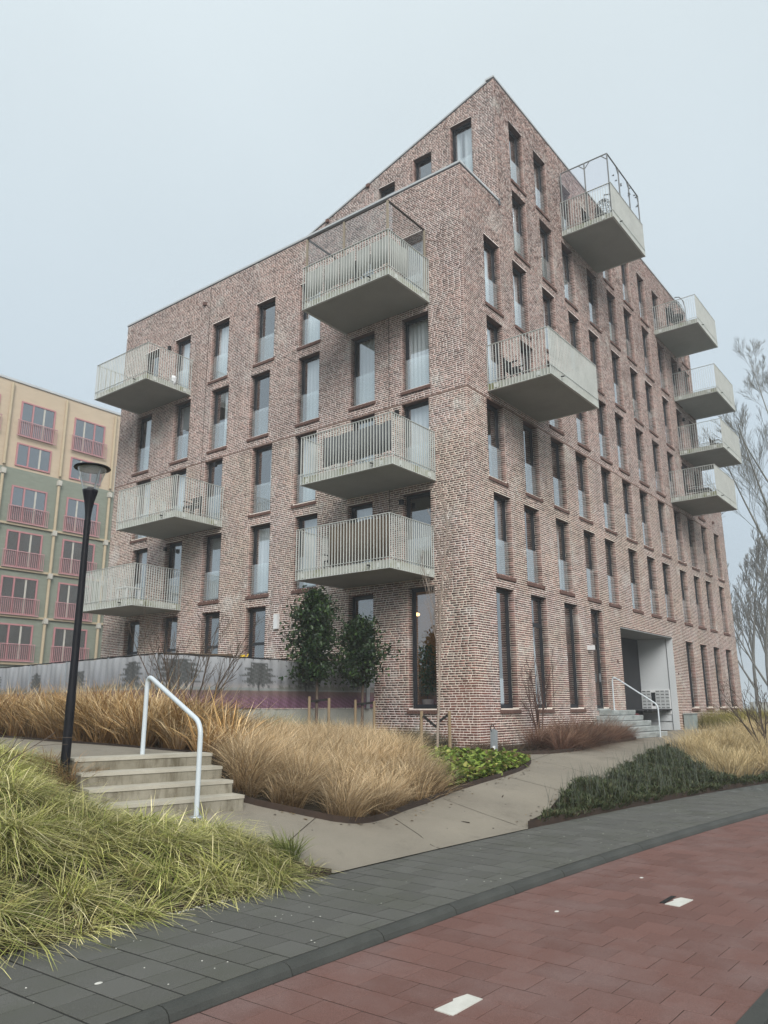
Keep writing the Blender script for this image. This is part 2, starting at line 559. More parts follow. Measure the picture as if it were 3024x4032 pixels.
def H(x, y):
    x = np.atleast_1d(np.asarray(x, float))
    y = np.atleast_1d(np.asarray(y, float))
    out = np.empty(len(x))
    for i in range(0, len(x), 4000):
        p = np.stack([x[i:i+4000], y[i:i+4000]], 1)
        out[i:i+4000] = _tps(((p[:, None, :]-CT[None, :, :2])**2).sum(-1))@_w[:_n]+_w[_n]+p@_w[_n+1:]
    k = np.clip((y-back_y(x))/.45, 0, 1)
    return np.where(k < 1, np.maximum(out, 0)*k*k*(3-2*k), out)
def h1(x, y):
    return float(H([x], [y])[0])

def inside(poly, x, y):
    poly = np.asarray(poly)
    r = np.zeros(len(x), bool)
    j = len(poly)-1
    for i in range(len(poly)):
        xi, yi = poly[i]
        xj, yj = poly[j]
        c = ((yi > y) != (yj > y)) & (x < (xj-xi)*(y-yi)/(yj-yi+1e-12)+xi)
        r ^= c
        j = i
    return r
def densify(poly, step, closed=True):
    out = []
    n = len(poly)
    for i in range(n if closed else n-1):
        a = np.array(poly[i], float)
        b = np.array(poly[(i+1) % n], float)
        k = max(1, int(np.linalg.norm(b-a)/step))
        for q in range(k):
            out.append(tuple(a+(b-a)*q/k))
    if not closed: out.append(tuple(poly[-1]))
    return out
def smooth_line(pts, step=.2):
    p = np.array(pts, float)
    out = []
    for i in range(len(p)-1):
        p0 = p[max(i-1, 0)]
        p1, p2 = p[i], p[i+1]
        p3 = p[min(i+2, len(p)-1)]
        k = max(2, int(np.linalg.norm(p2-p1)/step))
        for q in range(k):
            t = q/k
            out.append(tuple(.5*((2*p1)+(-p0+p2)*t+(2*p0-5*p1+4*p2-p3)*t*t+(-p0+3*p1-3*p2+p3)*t**3)))
    out.append(tuple(p[-1]))
    return out
def drape(name, poly, step, zoff, mat, zf=None, parent=None):
    b = densify(poly, step)
    bx = np.array(b)
    gx, gy = np.meshgrid(np.arange(bx[:, 0].min(), bx[:, 0].max(), step), np.arange(bx[:, 1].min(), bx[:, 1].max(), step))
    gx = gx.ravel()+rng.uniform(-.1, .1, gx.size)*step
    gy = gy.ravel()+rng.uniform(-.1, .1, gy.size)*step
    k = inside(poly, gx, gy)
    pts = [Vector(p) for p in b]+[Vector((x, y)) for x, y in zip(gx[k], gy[k])]
    nb = len(b)
    vo, eo, fo, *_ = delaunay_2d_cdt(pts, [(i, (i+1) % nb) for i in range(nb)], [], 1, 1e-4)
    vx = np.array([p[:] for p in vo])
    z = (zf or H)(vx[:, 0], vx[:, 1])+zoff
    me = bpy.data.meshes.new(name)
    me.from_pydata(np.column_stack([vx, z]).tolist(), [], fo)
    me.materials.append(MATS[mat])
    me.polygons.foreach_set('use_smooth', [True]*len(me.polygons))
    o = link(bpy.data.objects.new(name, me))
    if parent is not None: setparent(o, parent)
    return o

# ------------------------------------------------------------------ ground, terrain, paths
g = MB().box(-900, 900, -900, 900, -1.2, -.30).build('ground', 'ground_far')
tag(g, kind='structure')
xs = np.arange(-32, 50.1, .4)
bl = [(float(x), float(back_y(x))) for x in xs]
terr = drape('terrain', bl+[(50, 45), (-32, 45)], .55, -.012, 'soil')
tag(terr, kind='structure')

STEP_P0 = np.array([-11.74, -3.66, .60])
STEP_V = np.array([.08, .31, .155])
STEP_W = np.array([-.975, .22, 0])*1.85
# lower concrete path: plaza in front of the stairs, then along the building to the entrance
bed_front = smooth_line([(-11.55, -3.45), (-11.2, -4.05), (-10.75, -4.55), (-10.1, -4.6), (-8.8, -4.25), (-7.4, -3.95), (-5.6, -3.85), (-3.9, -3.5), (-2.9, -3.05), (-2.7, -2.6)])
red_front = smooth_line([(-1.7, -1.9), (-1.0, -2.55), (.4, -2.75), (2.2, -2.45), (4.6, -2.05), (6.6, -1.75), (7.3, -1.65)])
right_edge = smooth_line([(-8.2, float(back_y(-8.2))+.05), (-7.2, -5.55), (-5, -5.1), (-2, -4.75), (2, -4.35), (6, -4.0), (10, -3.7), (15, -3.5), (20, -3.4)])
mound_edge = smooth_line([(-12.25, float(back_y(-12.25))), (-12.6, -5.1), (-12.9, -4.5), (-13.5, -3.85)])
path_poly = [(x, float(back_y(x))-.035) for x in np.arange(-12.25, -8.2, .3)]+right_edge+[(20, -.02), (7.4, -.02), (7.3, -1.65)]+red_front[::-1][1:]+[(-1.75, -1.2), (-1.75, -.6), (-2.9, -.5), (-3.0, -1.5)]+bed_front[::-1]+[(-11.70, -3.5), (-13.5, -3.1)]+mound_edge[::-1][:-1]
pth = drape('path', path_poly, .3, .012, 'path_concrete')
tag(pth, kind='structure')
for (xa, ya, xb_, yb) in ((-12.4, -4.95, -11.05, -4.25), (-10.4, -5.70, -9.9, -4.62), (-8.3, -5.9, -7.9, -4.1), (-5.6, -5.2, -5.4, -3.9), (-3.0, -4.85, -2.8, -3.3), (-.6, -4.6, -.5, -2.75), (2.2, -4.3, 2.25, -2.55), (5, -4.05, 5, -2.1), (-2.9, -3.05, -1.0, -2.6)):
    q = np.array([(xa+(xb_-xa)*k/12, ya+(yb-ya)*k/12) for k in range(13)])
    zz = H(q[:, 0], q[:, 1])+.0145
    dd = np.array([-(yb-ya), xb_-xa])
    dd = dd/np.linalg.norm(dd)*.006
    b = MB()
    for k in range(12):
        b.quad((q[k, 0]-dd[0], q[k, 1]-dd[1], zz[k]), (q[k+1, 0]-dd[0], q[k+1, 1]-dd[1], zz[k+1]), (q[k+1, 0]+dd[0], q[k+1, 1]+dd[1], zz[k+1]), (q[k, 0]+dd[0], q[k, 1]+dd[1], zz[k]))
    b.build('slab_joint', 'soil', pth)
up_poly = [(-11.45, -2.75), (-11.15, -1.2), (-10.9, .8), (-10.6, 4), (-10.2, 9), (-9.8, 15), (-12.4, 15), (-12.7, 9), (-13.05, 3), (-13.3, -.5), (-13.35, -2.35)]
upp = drape('upper_path', up_poly, .35, .02, 'path_concrete')
tag(upp, kind='structure')

# ------------------------------------------------------------------ sidewalk and bike lane
def strip_poly(f0, f1, x0, x1, dx=.4):
    q = np.arange(x0, x1+1e-6, dx)
    return [(float(x), float(f0(x))) for x in q]+[(float(x), float(f1(x))) for x in q[::-1]]
flat = lambda z: (lambda x, y: np.full(len(x), z))
KW = .13
lane_far = lambda x: kerb_y(x)-KW-2.56
swk = drape('sidewalk', strip_poly(kerb_y, back_y, -32, 50), .8, 0, 'joint', flat(-.0035))
tag(swk, kind='structure')
lane = drape('bike_lane', strip_poly(lane_far, lambda x: kerb_y(x)-KW, -32, 50), .8, 0, 'joint_red', flat(-.0665))
tag(lane, kind='structure')
road = drape('road', strip_poly(lambda x: kerb_y(x)-13, lambda x: lane_far(x)-.14, -32, 50, 2.0), 2.0, 0, 'asphalt', flat(-.078))
tag(road, kind='structure')
# arc-length frames along the kerb
ax = np.linspace(-30, 48, 4000)
ay = kerb_y(ax)
al = np.concatenate([[0], np.cumsum(np.hypot(np.diff(ax), np.diff(ay)))])
def frame(s):
    x = float(np.interp(s, al, ax))
    y = float(np.interp(s, al, ay))
    x2 = float(np.interp(s+.05, al, ax))
    y2 = float(np.interp(s+.05, al, ay))
    a = math.atan2(y2-y, x2-x)
    return x, y, a
def s_at(x):
    return float(np.interp(x, ax, al))
def tile_mesh(name, lx, ly, mat, th=.05, bev=.002):
    b = MB()
    hx, hy = lx/2, ly/2
    vs = [(-hx, -hy, -th), (hx, -hy, -th), (hx, hy, -th), (-hx, hy, -th), (-hx, -hy, -bev), (hx, -hy, -bev), (hx, hy, -bev), (-hx, hy, -bev),
          (-hx+bev, -hy+bev, 0), (hx-bev, -hy+bev, 0), (hx-bev, hy-bev, 0), (-hx+bev, hy-bev, 0)]
    fs = [(0, 1, 5, 4), (1, 2, 6, 5), (2, 3, 7, 6), (3, 0, 4, 7), (4, 5, 9, 8), (5, 6, 10, 9), (6, 7, 11, 10), (7, 4, 8, 11), (8, 9, 10, 11)]
    me = bpy.data.meshes.new(name)
    me.from_pydata(vs, [], fs)
    me.materials.append(MATS[mat])
    return me, np.array(vs), fs
T = .30
def lay(parent, off0, width, z, mat, s0, s1, name, nsingle, rndz, cola, colb, skip=None, gap=.015, gk=.65):
    full = tile_mesh(name, T-gap, T-gap*gk, mat)
    half = tile_mesh(name+'_half', T-gap, T/2-gap*gk, mat)
    n = 0
    acc_v, acc_q, acc_c = [], [], []
    items = []
    ncol = int((s1-s0)/T)
    for k in range(ncol):
        s = s0+(k+.5)*T
        v = 0.0
        odd = k % 2
        row = []
        if odd:
            row.append((v+T/4, half)); v += T/2
        while v+T <= width+.01:
            row.append((v+T/2, full)); v += T
        if v+T/2 <= width+.01:
            row.append((v+T/4, half))
        x, y, a = frame(s)
        for vv, msh in row:
            px = x-math.sin(a)*(off0+vv)
            py = y+math.cos(a)*(off0+vv)
            items.append((px, py, a, msh))
    items = [i for i in items if not (skip and skip(i[0], i[1]))]
    def vis(i):
        d = np.array([i[0], i[1], z])-CAM
        dep = d@_f
        if dep < .3: return 1e9
        uu = (d@_R)/dep*FPX
        ww = (d@_U)/dep*FPX
        return dep if (abs(uu) < 1650 and abs(ww) < 2150) else 1e6+dep
    items.sort(key=vis)
    for i, (px, py, a, msh) in enumerate(items):
        tz = z+random.uniform(-rndz, rndz)
        if i < nsingle:
            o = link(bpy.data.objects.new(name, msh[0]))
            o.location = (px, py, tz)
            o.rotation_euler = (random.uniform(-.006, .006), random.uniform(-.006, .006), a+random.uniform(-.006, .006))
            o.parent = parent
        else:
            ca, sa = math.cos(a), math.sin(a)
            vs = msh[1]
            w = np.stack([px+vs[:, 0]*ca-vs[:, 1]*sa, py+vs[:, 0]*sa+vs[:, 1]*ca, vs[:, 2]+tz], 1)
            acc_q.append(np.array(msh[2])+12*len(acc_v))
            acc_v.append(w)
            r = random.random()
            c = np.array(cola)*(1-r)+np.array(colb)*r
            acc_c.append(np.tile(c, (12, 1)))
    if acc_v:
        o = np_mesh(name+'_field', np.concatenate(acc_v), np.concatenate(acc_q), None, mat, np.concatenate(acc_c), parent)
        tag(o, kind='stuff')
lay(swk, 0.0, 1.66, .0, 'paver', s_at(-17.5), s_at(26), 'paving_tile', 300, .0015, (.090, .093, .086), (.110, .113, .105))
MK = [(-14.38, -8.50, 0), (-11.03, -8.75, -.06)]
def skipm(x, y):
    return False
lay(lane, -KW-2.56, 2.56, -.063, 'red_paver', s_at(-17.5), s_at(26), 'red_paving_tile', 300, .0012, (.138, .073, .061), (.166, .088, .073), gap=.014, gk=.42)
# kerb of rounded stones
kb = MB().box(-.01, .01, -.01, .01, -.02, -.01).build('kerb', 'joint')
kb.data.clear_geometry()
b = MB()
q = np.arange(-30, 48, 1.0)
for i in range(len(q)-1):
    b.add([(q[i], kerb_y(q[i])-.02, -.11), (q[i+1], kerb_y(q[i+1])-.02, -.11), (q[i+1], kerb_y(q[i+1])-KW+.02, -.11), (q[i], kerb_y(q[i])-KW+.02, -.11)], [(0, 1, 2, 3)])
kb.data.from_pydata(b.v, [], b.f)
tag(kb, kind='structure')
prof = [(0.0, -.15), (0.0, -.010), (-.008, .0), (-.045, .002), (-.080, -.008), (-.108, -.030), (-.122, -.065), (-.125, -.15)]
ks = MB()
for xx in (-.495, .495):
    ks.v += [(xx, p[0], p[1]) for p in prof]
npf = len(prof)
ks.f = [(i, i+1, npf+i+1, npf+i) for i in range(npf-1)]+[tuple(range(npf)), tuple(range(npf, 2*npf))]
kme = bpy.data.meshes.new('kerb_stone')
kme.from_pydata(ks.v, [], ks.f)
kme.materials.append(MATS['kerb'])
s = s_at(-17.6)
while s < s_at(40):
    x, y, a = frame(s+.5)
    o = link(bpy.data.objects.new('kerb_stone', kme))
    o.location = (x, y, random.uniform(-.003, .003))
    o.rotation_euler = (0, 0, a+random.uniform(-.004, .004))
    o.parent = kb
    s += 1.0
# far kerb of the lane
fk = MB()
for i in range(len(xs)-1):
    x0, x1 = xs[i], xs[i+1]
    y0, y1 = lane_far(x0), lane_far(x1)
    fk.add([(x0, y0-.004, -.2), (x1, y1-.004, -.2), (x1, y1-.004, -.055), (x0, y0-.004, -.055), (x0, y0-.13, -.055), (x1, y1-.13, -.055), (x1, y1-.14, -.2), (x0, y0-.14, -.2)], [(0, 1, 2, 3), (3, 2, 5, 4), (4, 5, 6, 7)])
tag(fk.build('lane_border', 'kerb'), kind='structure')
# white marking blocks set in the lane
for i, (x, y, rz) in enumerate(MK):
    b = MB()
    vs = [(-.17, -.065), (.16, -.07), (.175, .05), (.05, .075), (.02, .055), (-.16, .07)]
    n = len(vs)
    b.add([(p[0], p[1], -.03) for p in vs]+[(p[0], p[1], .005) for p in vs], [tuple(range(n, 2*n))]+[(k, (k+1) % n, n+(k+1) % n, n+k) for k in range(n)])
    o = b.build('marking_block', 'shell_white')
    o.location = (x, y, -.062)
    o.rotation_euler = (0, 0, rz)
    tag(o, ['worn white marking block in red lane, nearer one at bottom edge', 'worn white marking block in red lane beside a dark gap, farther one'][i], 'road marking', 'white blocks in the red lane')
b = MB().box(-.16, .17, .06, .105, -.03, .004)
o = b.build('lane_gap', 'rubber')
o.location = (MK[1][0]+.03, MK[1][1]+.03, -.062)
tag(o, 'dark hole of a broken tile behind the farther white block', 'hole')

# ------------------------------------------------------------------ the brick apartment building
BLD = empty('apartment_building', (0, 0, .6))
tag(BLD, 'pale pointed brown brick apartment block with tall dark windows and grey balconies', 'building')
ZT = 19.0            # top of the lower block
ZR = 24.28           # top of the right-hand wall
SLOPE = .31
XU = 2.58            # set-back of the upper volume
XE, XE2, ZE = 28.3, 25.1, 13.35
YL = 18.28
B_ = lambda k: 2.565+3*k
T_ = lambda k: 5.107+3*k
class Fac:           # a facade: s along it, d outwards
    def __init__(self, name, tf): self.name, self.tf = name, tf
FR = Fac('R', lambda s, d, z: (s, -d, z))
FL = Fac('L', lambda s, d, z: (-d, s, z))
FU = Fac('U', lambda s, d, z: (XU-d, s, z))
WINW = 1.08
OPR, OPL, OPU = [], [], []      # openings: s0, s1, z0, z1, kind
rowsR = {1: [1.39, 3.36, 5.70, 8.04, 10.04, 12.52, 14.74, 16.74, 19.25, 21.46, 23.5, 26.0],
         2: [1.17, 3.57, 5.67, 7.77, 10.2, 12.47, 14.52, 16.9, 19.2, 21.35, 23.7, 26.1],
         3: [1.37, 3.62, 5.66, 8.07, 10.27, 12.25, 14.69, 16.91, 19.05, 21.4, 23.45],
         4: [1.37, 3.37, 5.70, 8.0, 10.0, 12.44, 14.7, 16.68, 19.17, 21.35, 23.55],
         5: [3.60, 5.82, 7.78, 10.25, 12.46, 14.5, 16.93, 19.19, 21.35, 23.6],
         6: [3.6, 5.6, 8.03, 10.2, 12.22, 14.7, 16.9, 19.1, 21.3, 23.45]}
for k, l in rowsR.items():
    for s in l:
        OPR.append((s, s+WINW, B_(k), T_(k), 'w', k))
for s in (1.31, 3.53, 5.97):
    OPR.append((s, s+1.1, 1.63, 5.16, 'g', 0))
OPR.append((8.18, 9.27, 1.60, 5.16, 'door', 0))
OPR.append((10.94, 17.16, .2, 4.66, 'alcove', 0))
for s in (19.09, 21.38, 23.67, 25.97):
    OPR.append((s, s+1.1, 1.60, 4.65, 'g', 0))
rowsL = {1: [1.40, 3.65, 6.05, 8.33, 10.95, 13.28, 15.52],
         2: [1.40, 3.56, 6.16, 8.37, 11.09, 13.3, 15.65],
         3: [1.36, 3.56, 6.08, 8.62, 10.93, 13.29, 15.9],
         4: [1.43, 3.6, 6.08, 8.45, 11.09, 13.54, 15.72]}
for k, l in rowsL.items():
    for s in l:
        OPL.append((s, s+1.06, B_(k), T_(k), 'w', k))
OPL.append((1.31, 2.29, 1.63, 5.16, 'g', 0))
for s in (3.62, 8.42, 10.83, 13.27, 15.7):
    OPL.append((s, s+1.02, 2.2, 5.11, 'g', 0))
OPU += [(1.0, 1.95, 20.5, 23.1, 'w', 5), (2.82, 3.68, 20.0, 22.5, 'w', 5), (4.58, 5.42, 19.6, 22.0, 'w', 5)]

def int_R(z):
    a = 0.0 if z < ZT else XU
    b = XE if z < ZE else XE2
    return (a, b) if z < ZR else None
def int_L(z):
    return (0.0, YL) if z < ZT else None
def int_U(z):
    b = min(17.0, (ZR-z)/SLOPE)
    return (0.0, b) if z > ZT-.6 and b > .05 else None
COURSE = .0688
REV = .21
brk = []     # s0,s1,z0,z1,d1, facade id, jamb?
def subtract(iv, cuts):
    out = [iv]
    for c0, c1 in cuts:
        nx = []
        for a, b in out:
            if c1 <= a or c0 >= b: nx.append((a, b)); continue
            if c0 > a: nx.append((a, c0))
            if c1 < b: nx.append((c1, b))
        out = nx
    return out
boxes = []   # arrays of (8 corner) boxes
tints = []
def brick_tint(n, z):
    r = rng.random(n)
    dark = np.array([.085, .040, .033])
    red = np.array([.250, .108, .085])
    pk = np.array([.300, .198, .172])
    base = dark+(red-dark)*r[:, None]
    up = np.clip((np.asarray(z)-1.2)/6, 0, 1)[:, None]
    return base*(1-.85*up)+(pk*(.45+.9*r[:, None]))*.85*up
def fill(fac, zmin, zmax, intf, ops, holes_top=None):
    z = zmin
    out = []
    while z < zmax:
        zc = z+COURSE/2
        iv = intf(zc)
        if iv:
            cuts = [(o[0], o[1]) for o in ops if o[2]-.02 < zc < o[3]+.0]
            for a, b in subtract(iv, cuts):
                s = a+rng.uniform(0, .004)
                first = True
                while s < b-.03:
                    ln = .198 if rng.random() < .60 else .098
                    if first and rng.random() < .5: ln = .092+rng.uniform(0, .06)
                    first = False
                    e_ = min(s+ln+rng.uniform(-.012, .012), b)
                    if b-e_ < .05: e_ = b
                    out.append((s, e_, z+.0130, z+COURSE-.0130))
                    s = e_+rng.uniform(.014, .028)
        z += COURSE
    a = np.array(out)
    n = len(a)
    j = rng.uniform(-.0035, .0035, (n, 8))
    d0 = -.004
    d1 = rng.uniform(.004, .011, n)
    s0, s1, z0, z1 = a[:, 0], a[:, 1], a[:, 2], a[:, 3]
    P = np.empty((n, 8, 3))
    for i, (ss, zz_, dd) in enumerate([(0, 0, 0), (1, 0, 0), (1, 1, 0), (0, 1, 0), (0, 0, 1), (1, 0, 1), (1, 1, 1), (0, 1, 1)]):
        P[:, i, 0] = np.where(ss, s1, s0)+(j[:, i]*.8 if dd else 0)
        P[:, i, 2] = np.where(zz_, z1, z0)+(j[:, (i+3) % 8] if dd else 0)
        P[:, i, 1] = np.where(dd, d1, d0)
    P = np.stack(fac.tf(P[..., 0], P[..., 1], P[..., 2]), -1)
    sm_ = (s0+s1)/2
    pale = rng.random(n) < .07
    batch = 1+.16*np.sin(sm_*.83+z0*.31+1.3)*np.sin(z0*1.05+sm_*.22)+.10*np.sin(sm_*2.3-z0*1.7)+.10*(rng.random(n)-.5)
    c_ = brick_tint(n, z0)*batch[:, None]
    c_[pale] = c_[pale]*.4+np.array([.30, .255, .225])*.6
    return P, c_
def jambs(fac, ops, side):
    """brick ends on the jamb that faces the camera: the far side of each opening"""
    out = []
    for o in ops:
        if o[4] == 'alcove': continue
        z = .35+math.floor((o[2]-.35)/COURSE)*COURSE
        while z < o[3]-.02:
            if z+.008 > o[2]:
                out.append((o[1], z+.008, min(z+COURSE-.008, o[3]), rng.uniform(.195, .208)))
            z += COURSE
    a = np.array(out)
    n = len(a)
    P = np.empty((n, 8, 3))
    jj = rng.uniform(-.003, .003, (n, 8))
    for i, (dd, zz_, pr) in enumerate([(0, 0, 0), (1, 0, 0), (1, 1, 0), (0, 1, 0), (0, 0, 1), (1, 0, 1), (1, 1, 1), (0, 1, 1)]):
        P[:, i, 0] = a[:, 0]-np.where(pr, .007, -.003)
        P[:, i, 1] = np.where(dd, -a[:, 3], -.004)
        P[:, i, 2] = np.where(zz_, a[:, 2], a[:, 1])+jj[:, i]
    P = np.stack(fac.tf(P[..., 0], P[..., 1], P[..., 2]), -1)
    return P, brick_tint(n, a[:, 1])
QF = np.array([(4, 5, 6, 7), (0, 1, 5, 4), (1, 2, 6, 5), (2, 3, 7, 6), (3, 0, 4, 7)])

def wall(name, fac, ops, intf_top, s_edges, zbot, thick=.0):
    """mortar face with the openings left out and their reveals"""
    se = sorted(set([round(x, 4) for x in s_edges]+[round(x, 4) for o in ops for x in (o[0], o[1])]))
    b = MB()
    sof = MB()
    tf = fac.tf
    for i in range(len(se)-1):
        a, c = se[i], se[i+1]
        if c-a < 1e-4: continue
        mid = (a+c)/2
        tops = intf_top(mid)
        if tops is None: continue
        zb, ta, tb_ = zbot(mid), intf_top(a+1e-6), intf_top(c-1e-6)
        cuts = sorted((o[2], o[3]) for o in ops if o[0] < mid < o[1])
        z = zb
        for c0, c1 in cuts:
            if c0 > z: b.quad(tf(a, 0, z), tf(c, 0, z), tf(c, 0, c0), tf(a, 0, c0))
            z = c1
        b.quad(tf(a, 0, z), tf(c, 0, z), tf(c, 0, tb_), tf(a, 0, ta))
    for o in ops:
        dp = REV+.06 if o[4] != 'alcove' else 0
        if not dp: continue
        s0, s1, z0, z1 = o[:4]
        b.quad(tf(s0, 0, z0), tf(s0, -dp, z0), tf(s0, -dp, z1), tf(s0, 0, z1))
        b.quad(tf(s1, 0, z0), tf(s1, -dp, z0), tf(s1, -dp, z1), tf(s1, 0, z1))
        sof.quad(tf(s0, .002, z1), tf(s0, -dp, z1), tf(s1, -dp, z1), tf(s1, .002, z1))
        b.quad(tf(s0, 0, z0-.07), tf(s0, -dp, z0-.07), tf(s1, -dp, z0-.07), tf(s1, 0, z0-.07))
    w_ = b.build(name, 'mortar', BLD)
    sof.build('lintel_undersides', 'sill_brick', w_)['kind'] = 'stuff'
    return w_
topR = lambda s: ZT if s < XU else (ZR if s < XE2 else (ZE if s < XE else None))
wR = wall('wall', FR, OPR, topR, [0, XU, XE2, XE], lambda s: .2)
wL = wall('wall', FL, OPL, lambda s: ZT if s < YL else None, [0, YL], lambda s: .2)
wU = wall('wall', FU, OPU, lambda s: ZR-SLOPE*s if s < 17 else None, [0, 4, 8, 12, 17], lambda s: ZT-.6)
PR, cR = fill(FR, .35, ZR, int_R, OPR)
PL_, cL = fill(FL, .35, ZT, int_L, OPL)
PU, cU = fill(FU, .35+int((ZT-.9)/COURSE)*COURSE, ZR, int_U, OPU)
JR, jr = jambs(FR, OPR, 1)
JL, jl = jambs(FL, OPL, 1)
JU, ju = jambs(FU, OPU, 1)
def mass(name, P, c, parent):
    n = len(P)
    q = (QF[None]+8*np.arange(n)[:, None, None]).reshape(-1, 4)
    o = np_mesh(name, P.reshape(-1, 3), q, None, 'brick_mass', np.repeat(c, 8, 0), parent)
    tag(o, kind='stuff')
# the bricks that show largest: low on both sides of the near corner, one object each
cand = []
for w_, P in ((wR, PR), (wL, PL_)):
    cen = P.mean(1)
    d = np.linalg.norm(cen-np.array([-.3, -.3, 1.2]), axis=1)+np.where(cen[:, 2] < .62, 50, 0)
    d2 = np.linalg.norm((P[:, 6]-P[:, 4]), axis=1)
    for i in np.argsort(d)[:150]:
        cand.append((w_, P, i))
pick = {id(PR): [], id(PL_): []}
for w_, P, i in cand:
    c = P[i].mean(0)
    me = bpy.data.meshes.new('brick')
    me.from_pydata((P[i]-c).tolist(), [], QF.tolist())
    me.materials.append(MATS['brick_single'])
    o = link(bpy.data.objects.new('brick', me))
    o.location = c
    o.parent = w_
    pick[id(P)].append(i)
kR = np.ones(len(PR), bool)
kR[pick[id(PR)]] = False
kL = np.ones(len(PL_), bool)
kL[pick[id(PL_)]] = False
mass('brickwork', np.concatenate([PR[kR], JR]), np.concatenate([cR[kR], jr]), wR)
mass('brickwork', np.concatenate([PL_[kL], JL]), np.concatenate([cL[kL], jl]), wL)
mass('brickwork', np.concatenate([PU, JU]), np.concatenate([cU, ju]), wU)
# soldier band where the brick changes
b = MB()
b.box(-.012, XE2, .0, .012, 11.11, 11.15, lambda x, y, z: FR.tf(x, y, z))
b.box(0, YL, .0, .012, 11.11, 11.15, lambda x, y, z: FL.tf(x, y, z))
b.build('brick_band', 'band_brick', BLD)
# unseen sides, roofs, copings
b = MB()
b.quad((XE, 0, .2), (XE, YL, .2), (XE, YL, ZE), (XE, 0, ZE))
b.quad((XE2, 0, ZE-.3), (XE2, YL, ZE-.3), (XE2, YL, ZR-SLOPE*YL), (XE2, 0, ZR))
b.quad((0, YL, .2), (XE, YL, .2), (XE, YL, ZE), (0, YL, ZE))
b.quad((0, YL, ZE), (XE2, YL, ZE), (XE2, YL, ZT), (0, YL, ZT))
b.build('rear_wall', 'mortar', BLD)
b = MB()
b.quad((0, 0, ZT-.35), (XU, 0, ZT-.35), (XU, YL, ZT-.35), (0, YL, ZT-.35))
b.quad((XU, 0, ZR-.02), (XE2, 0, ZR-.02), (XE2, YL, ZR-.02-SLOPE*YL), (XU, YL, ZR-.02-SLOPE*YL))
b.quad((XE2, 0, ZE-.05), (XE, 0, ZE-.05), (XE, YL, ZE-.05), (XE2, YL, ZE-.05))
b.build('roof', 'roof_grey', BLD)
b = MB()
def cop(tf, s0, z0, s1, z1, mb=b, w=.34, ov=.035, h=.075):
    mb.add([tf(s0, ov, z0), tf(s1, ov, z1), tf(s1, ov, z1+h), tf(s0, ov, z0+h), tf(s0, -w, z0), tf(s1, -w, z1), tf(s1, -w, z1+h), tf(s0, -w, z0+h)],
           [(0, 1, 2, 3), (3, 2, 6, 7), (7, 6, 5, 4), (0, 4, 5, 1), (0, 3, 7, 4), (1, 5, 6, 2)])
cop(FL.tf, -.035, ZT, YL+.035, ZT)
cop(FR.tf, .31, ZT+.002, XU+.04, ZT+.002)
cop(FR.tf, XU-.035, ZR, XE2+.035, ZR)
cop(FU.tf, .30, ZR-SLOPE*.30+.003, 17.0, ZR-SLOPE*17.0)
cop(FR.tf, XE2, ZE, XE+.035, ZE)
b.build('coping', 'coping', BLD)
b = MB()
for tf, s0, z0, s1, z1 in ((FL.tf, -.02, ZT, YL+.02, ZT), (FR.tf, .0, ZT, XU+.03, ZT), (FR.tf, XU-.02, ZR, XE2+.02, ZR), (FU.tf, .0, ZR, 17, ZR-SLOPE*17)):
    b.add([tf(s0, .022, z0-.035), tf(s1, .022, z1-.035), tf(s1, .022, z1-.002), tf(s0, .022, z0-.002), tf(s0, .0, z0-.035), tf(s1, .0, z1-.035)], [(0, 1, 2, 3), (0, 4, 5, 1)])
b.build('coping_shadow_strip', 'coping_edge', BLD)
b = MB().box(XU-.06, XU+.05, -.04, .0, ZT-.14, ZT+.10)
b.build('coping_end', 'coping_edge', BLD)
# dark rooms behind the glass
b = MB()
b.quad((1.6, 1.6, .3), (XE-.2, 1.6, .3), (XE-.2, 1.6, ZE-.4), (1.6, 1.6, ZE-.4))
b.quad((1.6, 1.6, ZE-.4), (XE2-.2, 1.6, ZE-.4), (XE2-.2, 1.6, ZT-.4), (1.6, 1.6, ZT-.4))
b.quad((XU+.3, 1.6, ZT-.4), (XE2-.2, 1.6, ZT-.4), (XE2-.2, 1.6, ZR-1), (XU+.3, 1.6, ZR-1))
b.quad((1.6, 1.6, .3), (1.6, YL-.2, .3), (1.6, YL-.2, ZT), (1.6, 1.6, ZT))
b.quad((XU+1.4, 1.6, ZT-.3), (XU+1.4, 17, ZT-.3), (XU+1.4, 17, 19.2), (XU+1.4, 1.6, ZR-1.2))
for k in range(0, 7):
    z = B_(k)-.12 if k else 1.5
    x0 = .30 if k < 6 else XU+.3
    x1 = XE-.3 if k < 4 else XE2-.3
    y1 = YL-.3 if k < 5 else (ZR-z-.5)/SLOPE
    b.box(x0, x1, .30, min(y1, YL-.3), z, z+.06)
b.build('interior', 'interior_dark', BLD)
b = MB()
b.quad((1.55, .45, 1.57), (1.55, 5.0, 1.57), (1.55, 5.0, 5.3), (1.55, .45, 5.3))
b.quad((.3, 5.0, 1.57), (1.55, 5.0, 1.57), (1.55, 5.0, 5.3), (.3, 5.0, 5.3))
b.quad((.3, .45, 1.57), (1.55, .45, 1.57), (1.55, .45, 5.3), (.3, .45, 5.3))
b.build('warm_room', 'interior_warm', BLD)
b = MB().lathe([(.02, 0), (.13, -.02), (.16, -.06), (.13, -.10), (.01, -.11)], (1.0, 2.75, 4.55), 16)
lampin = b.build('ceiling_lamp', 'lamp_glow', BLD, True)

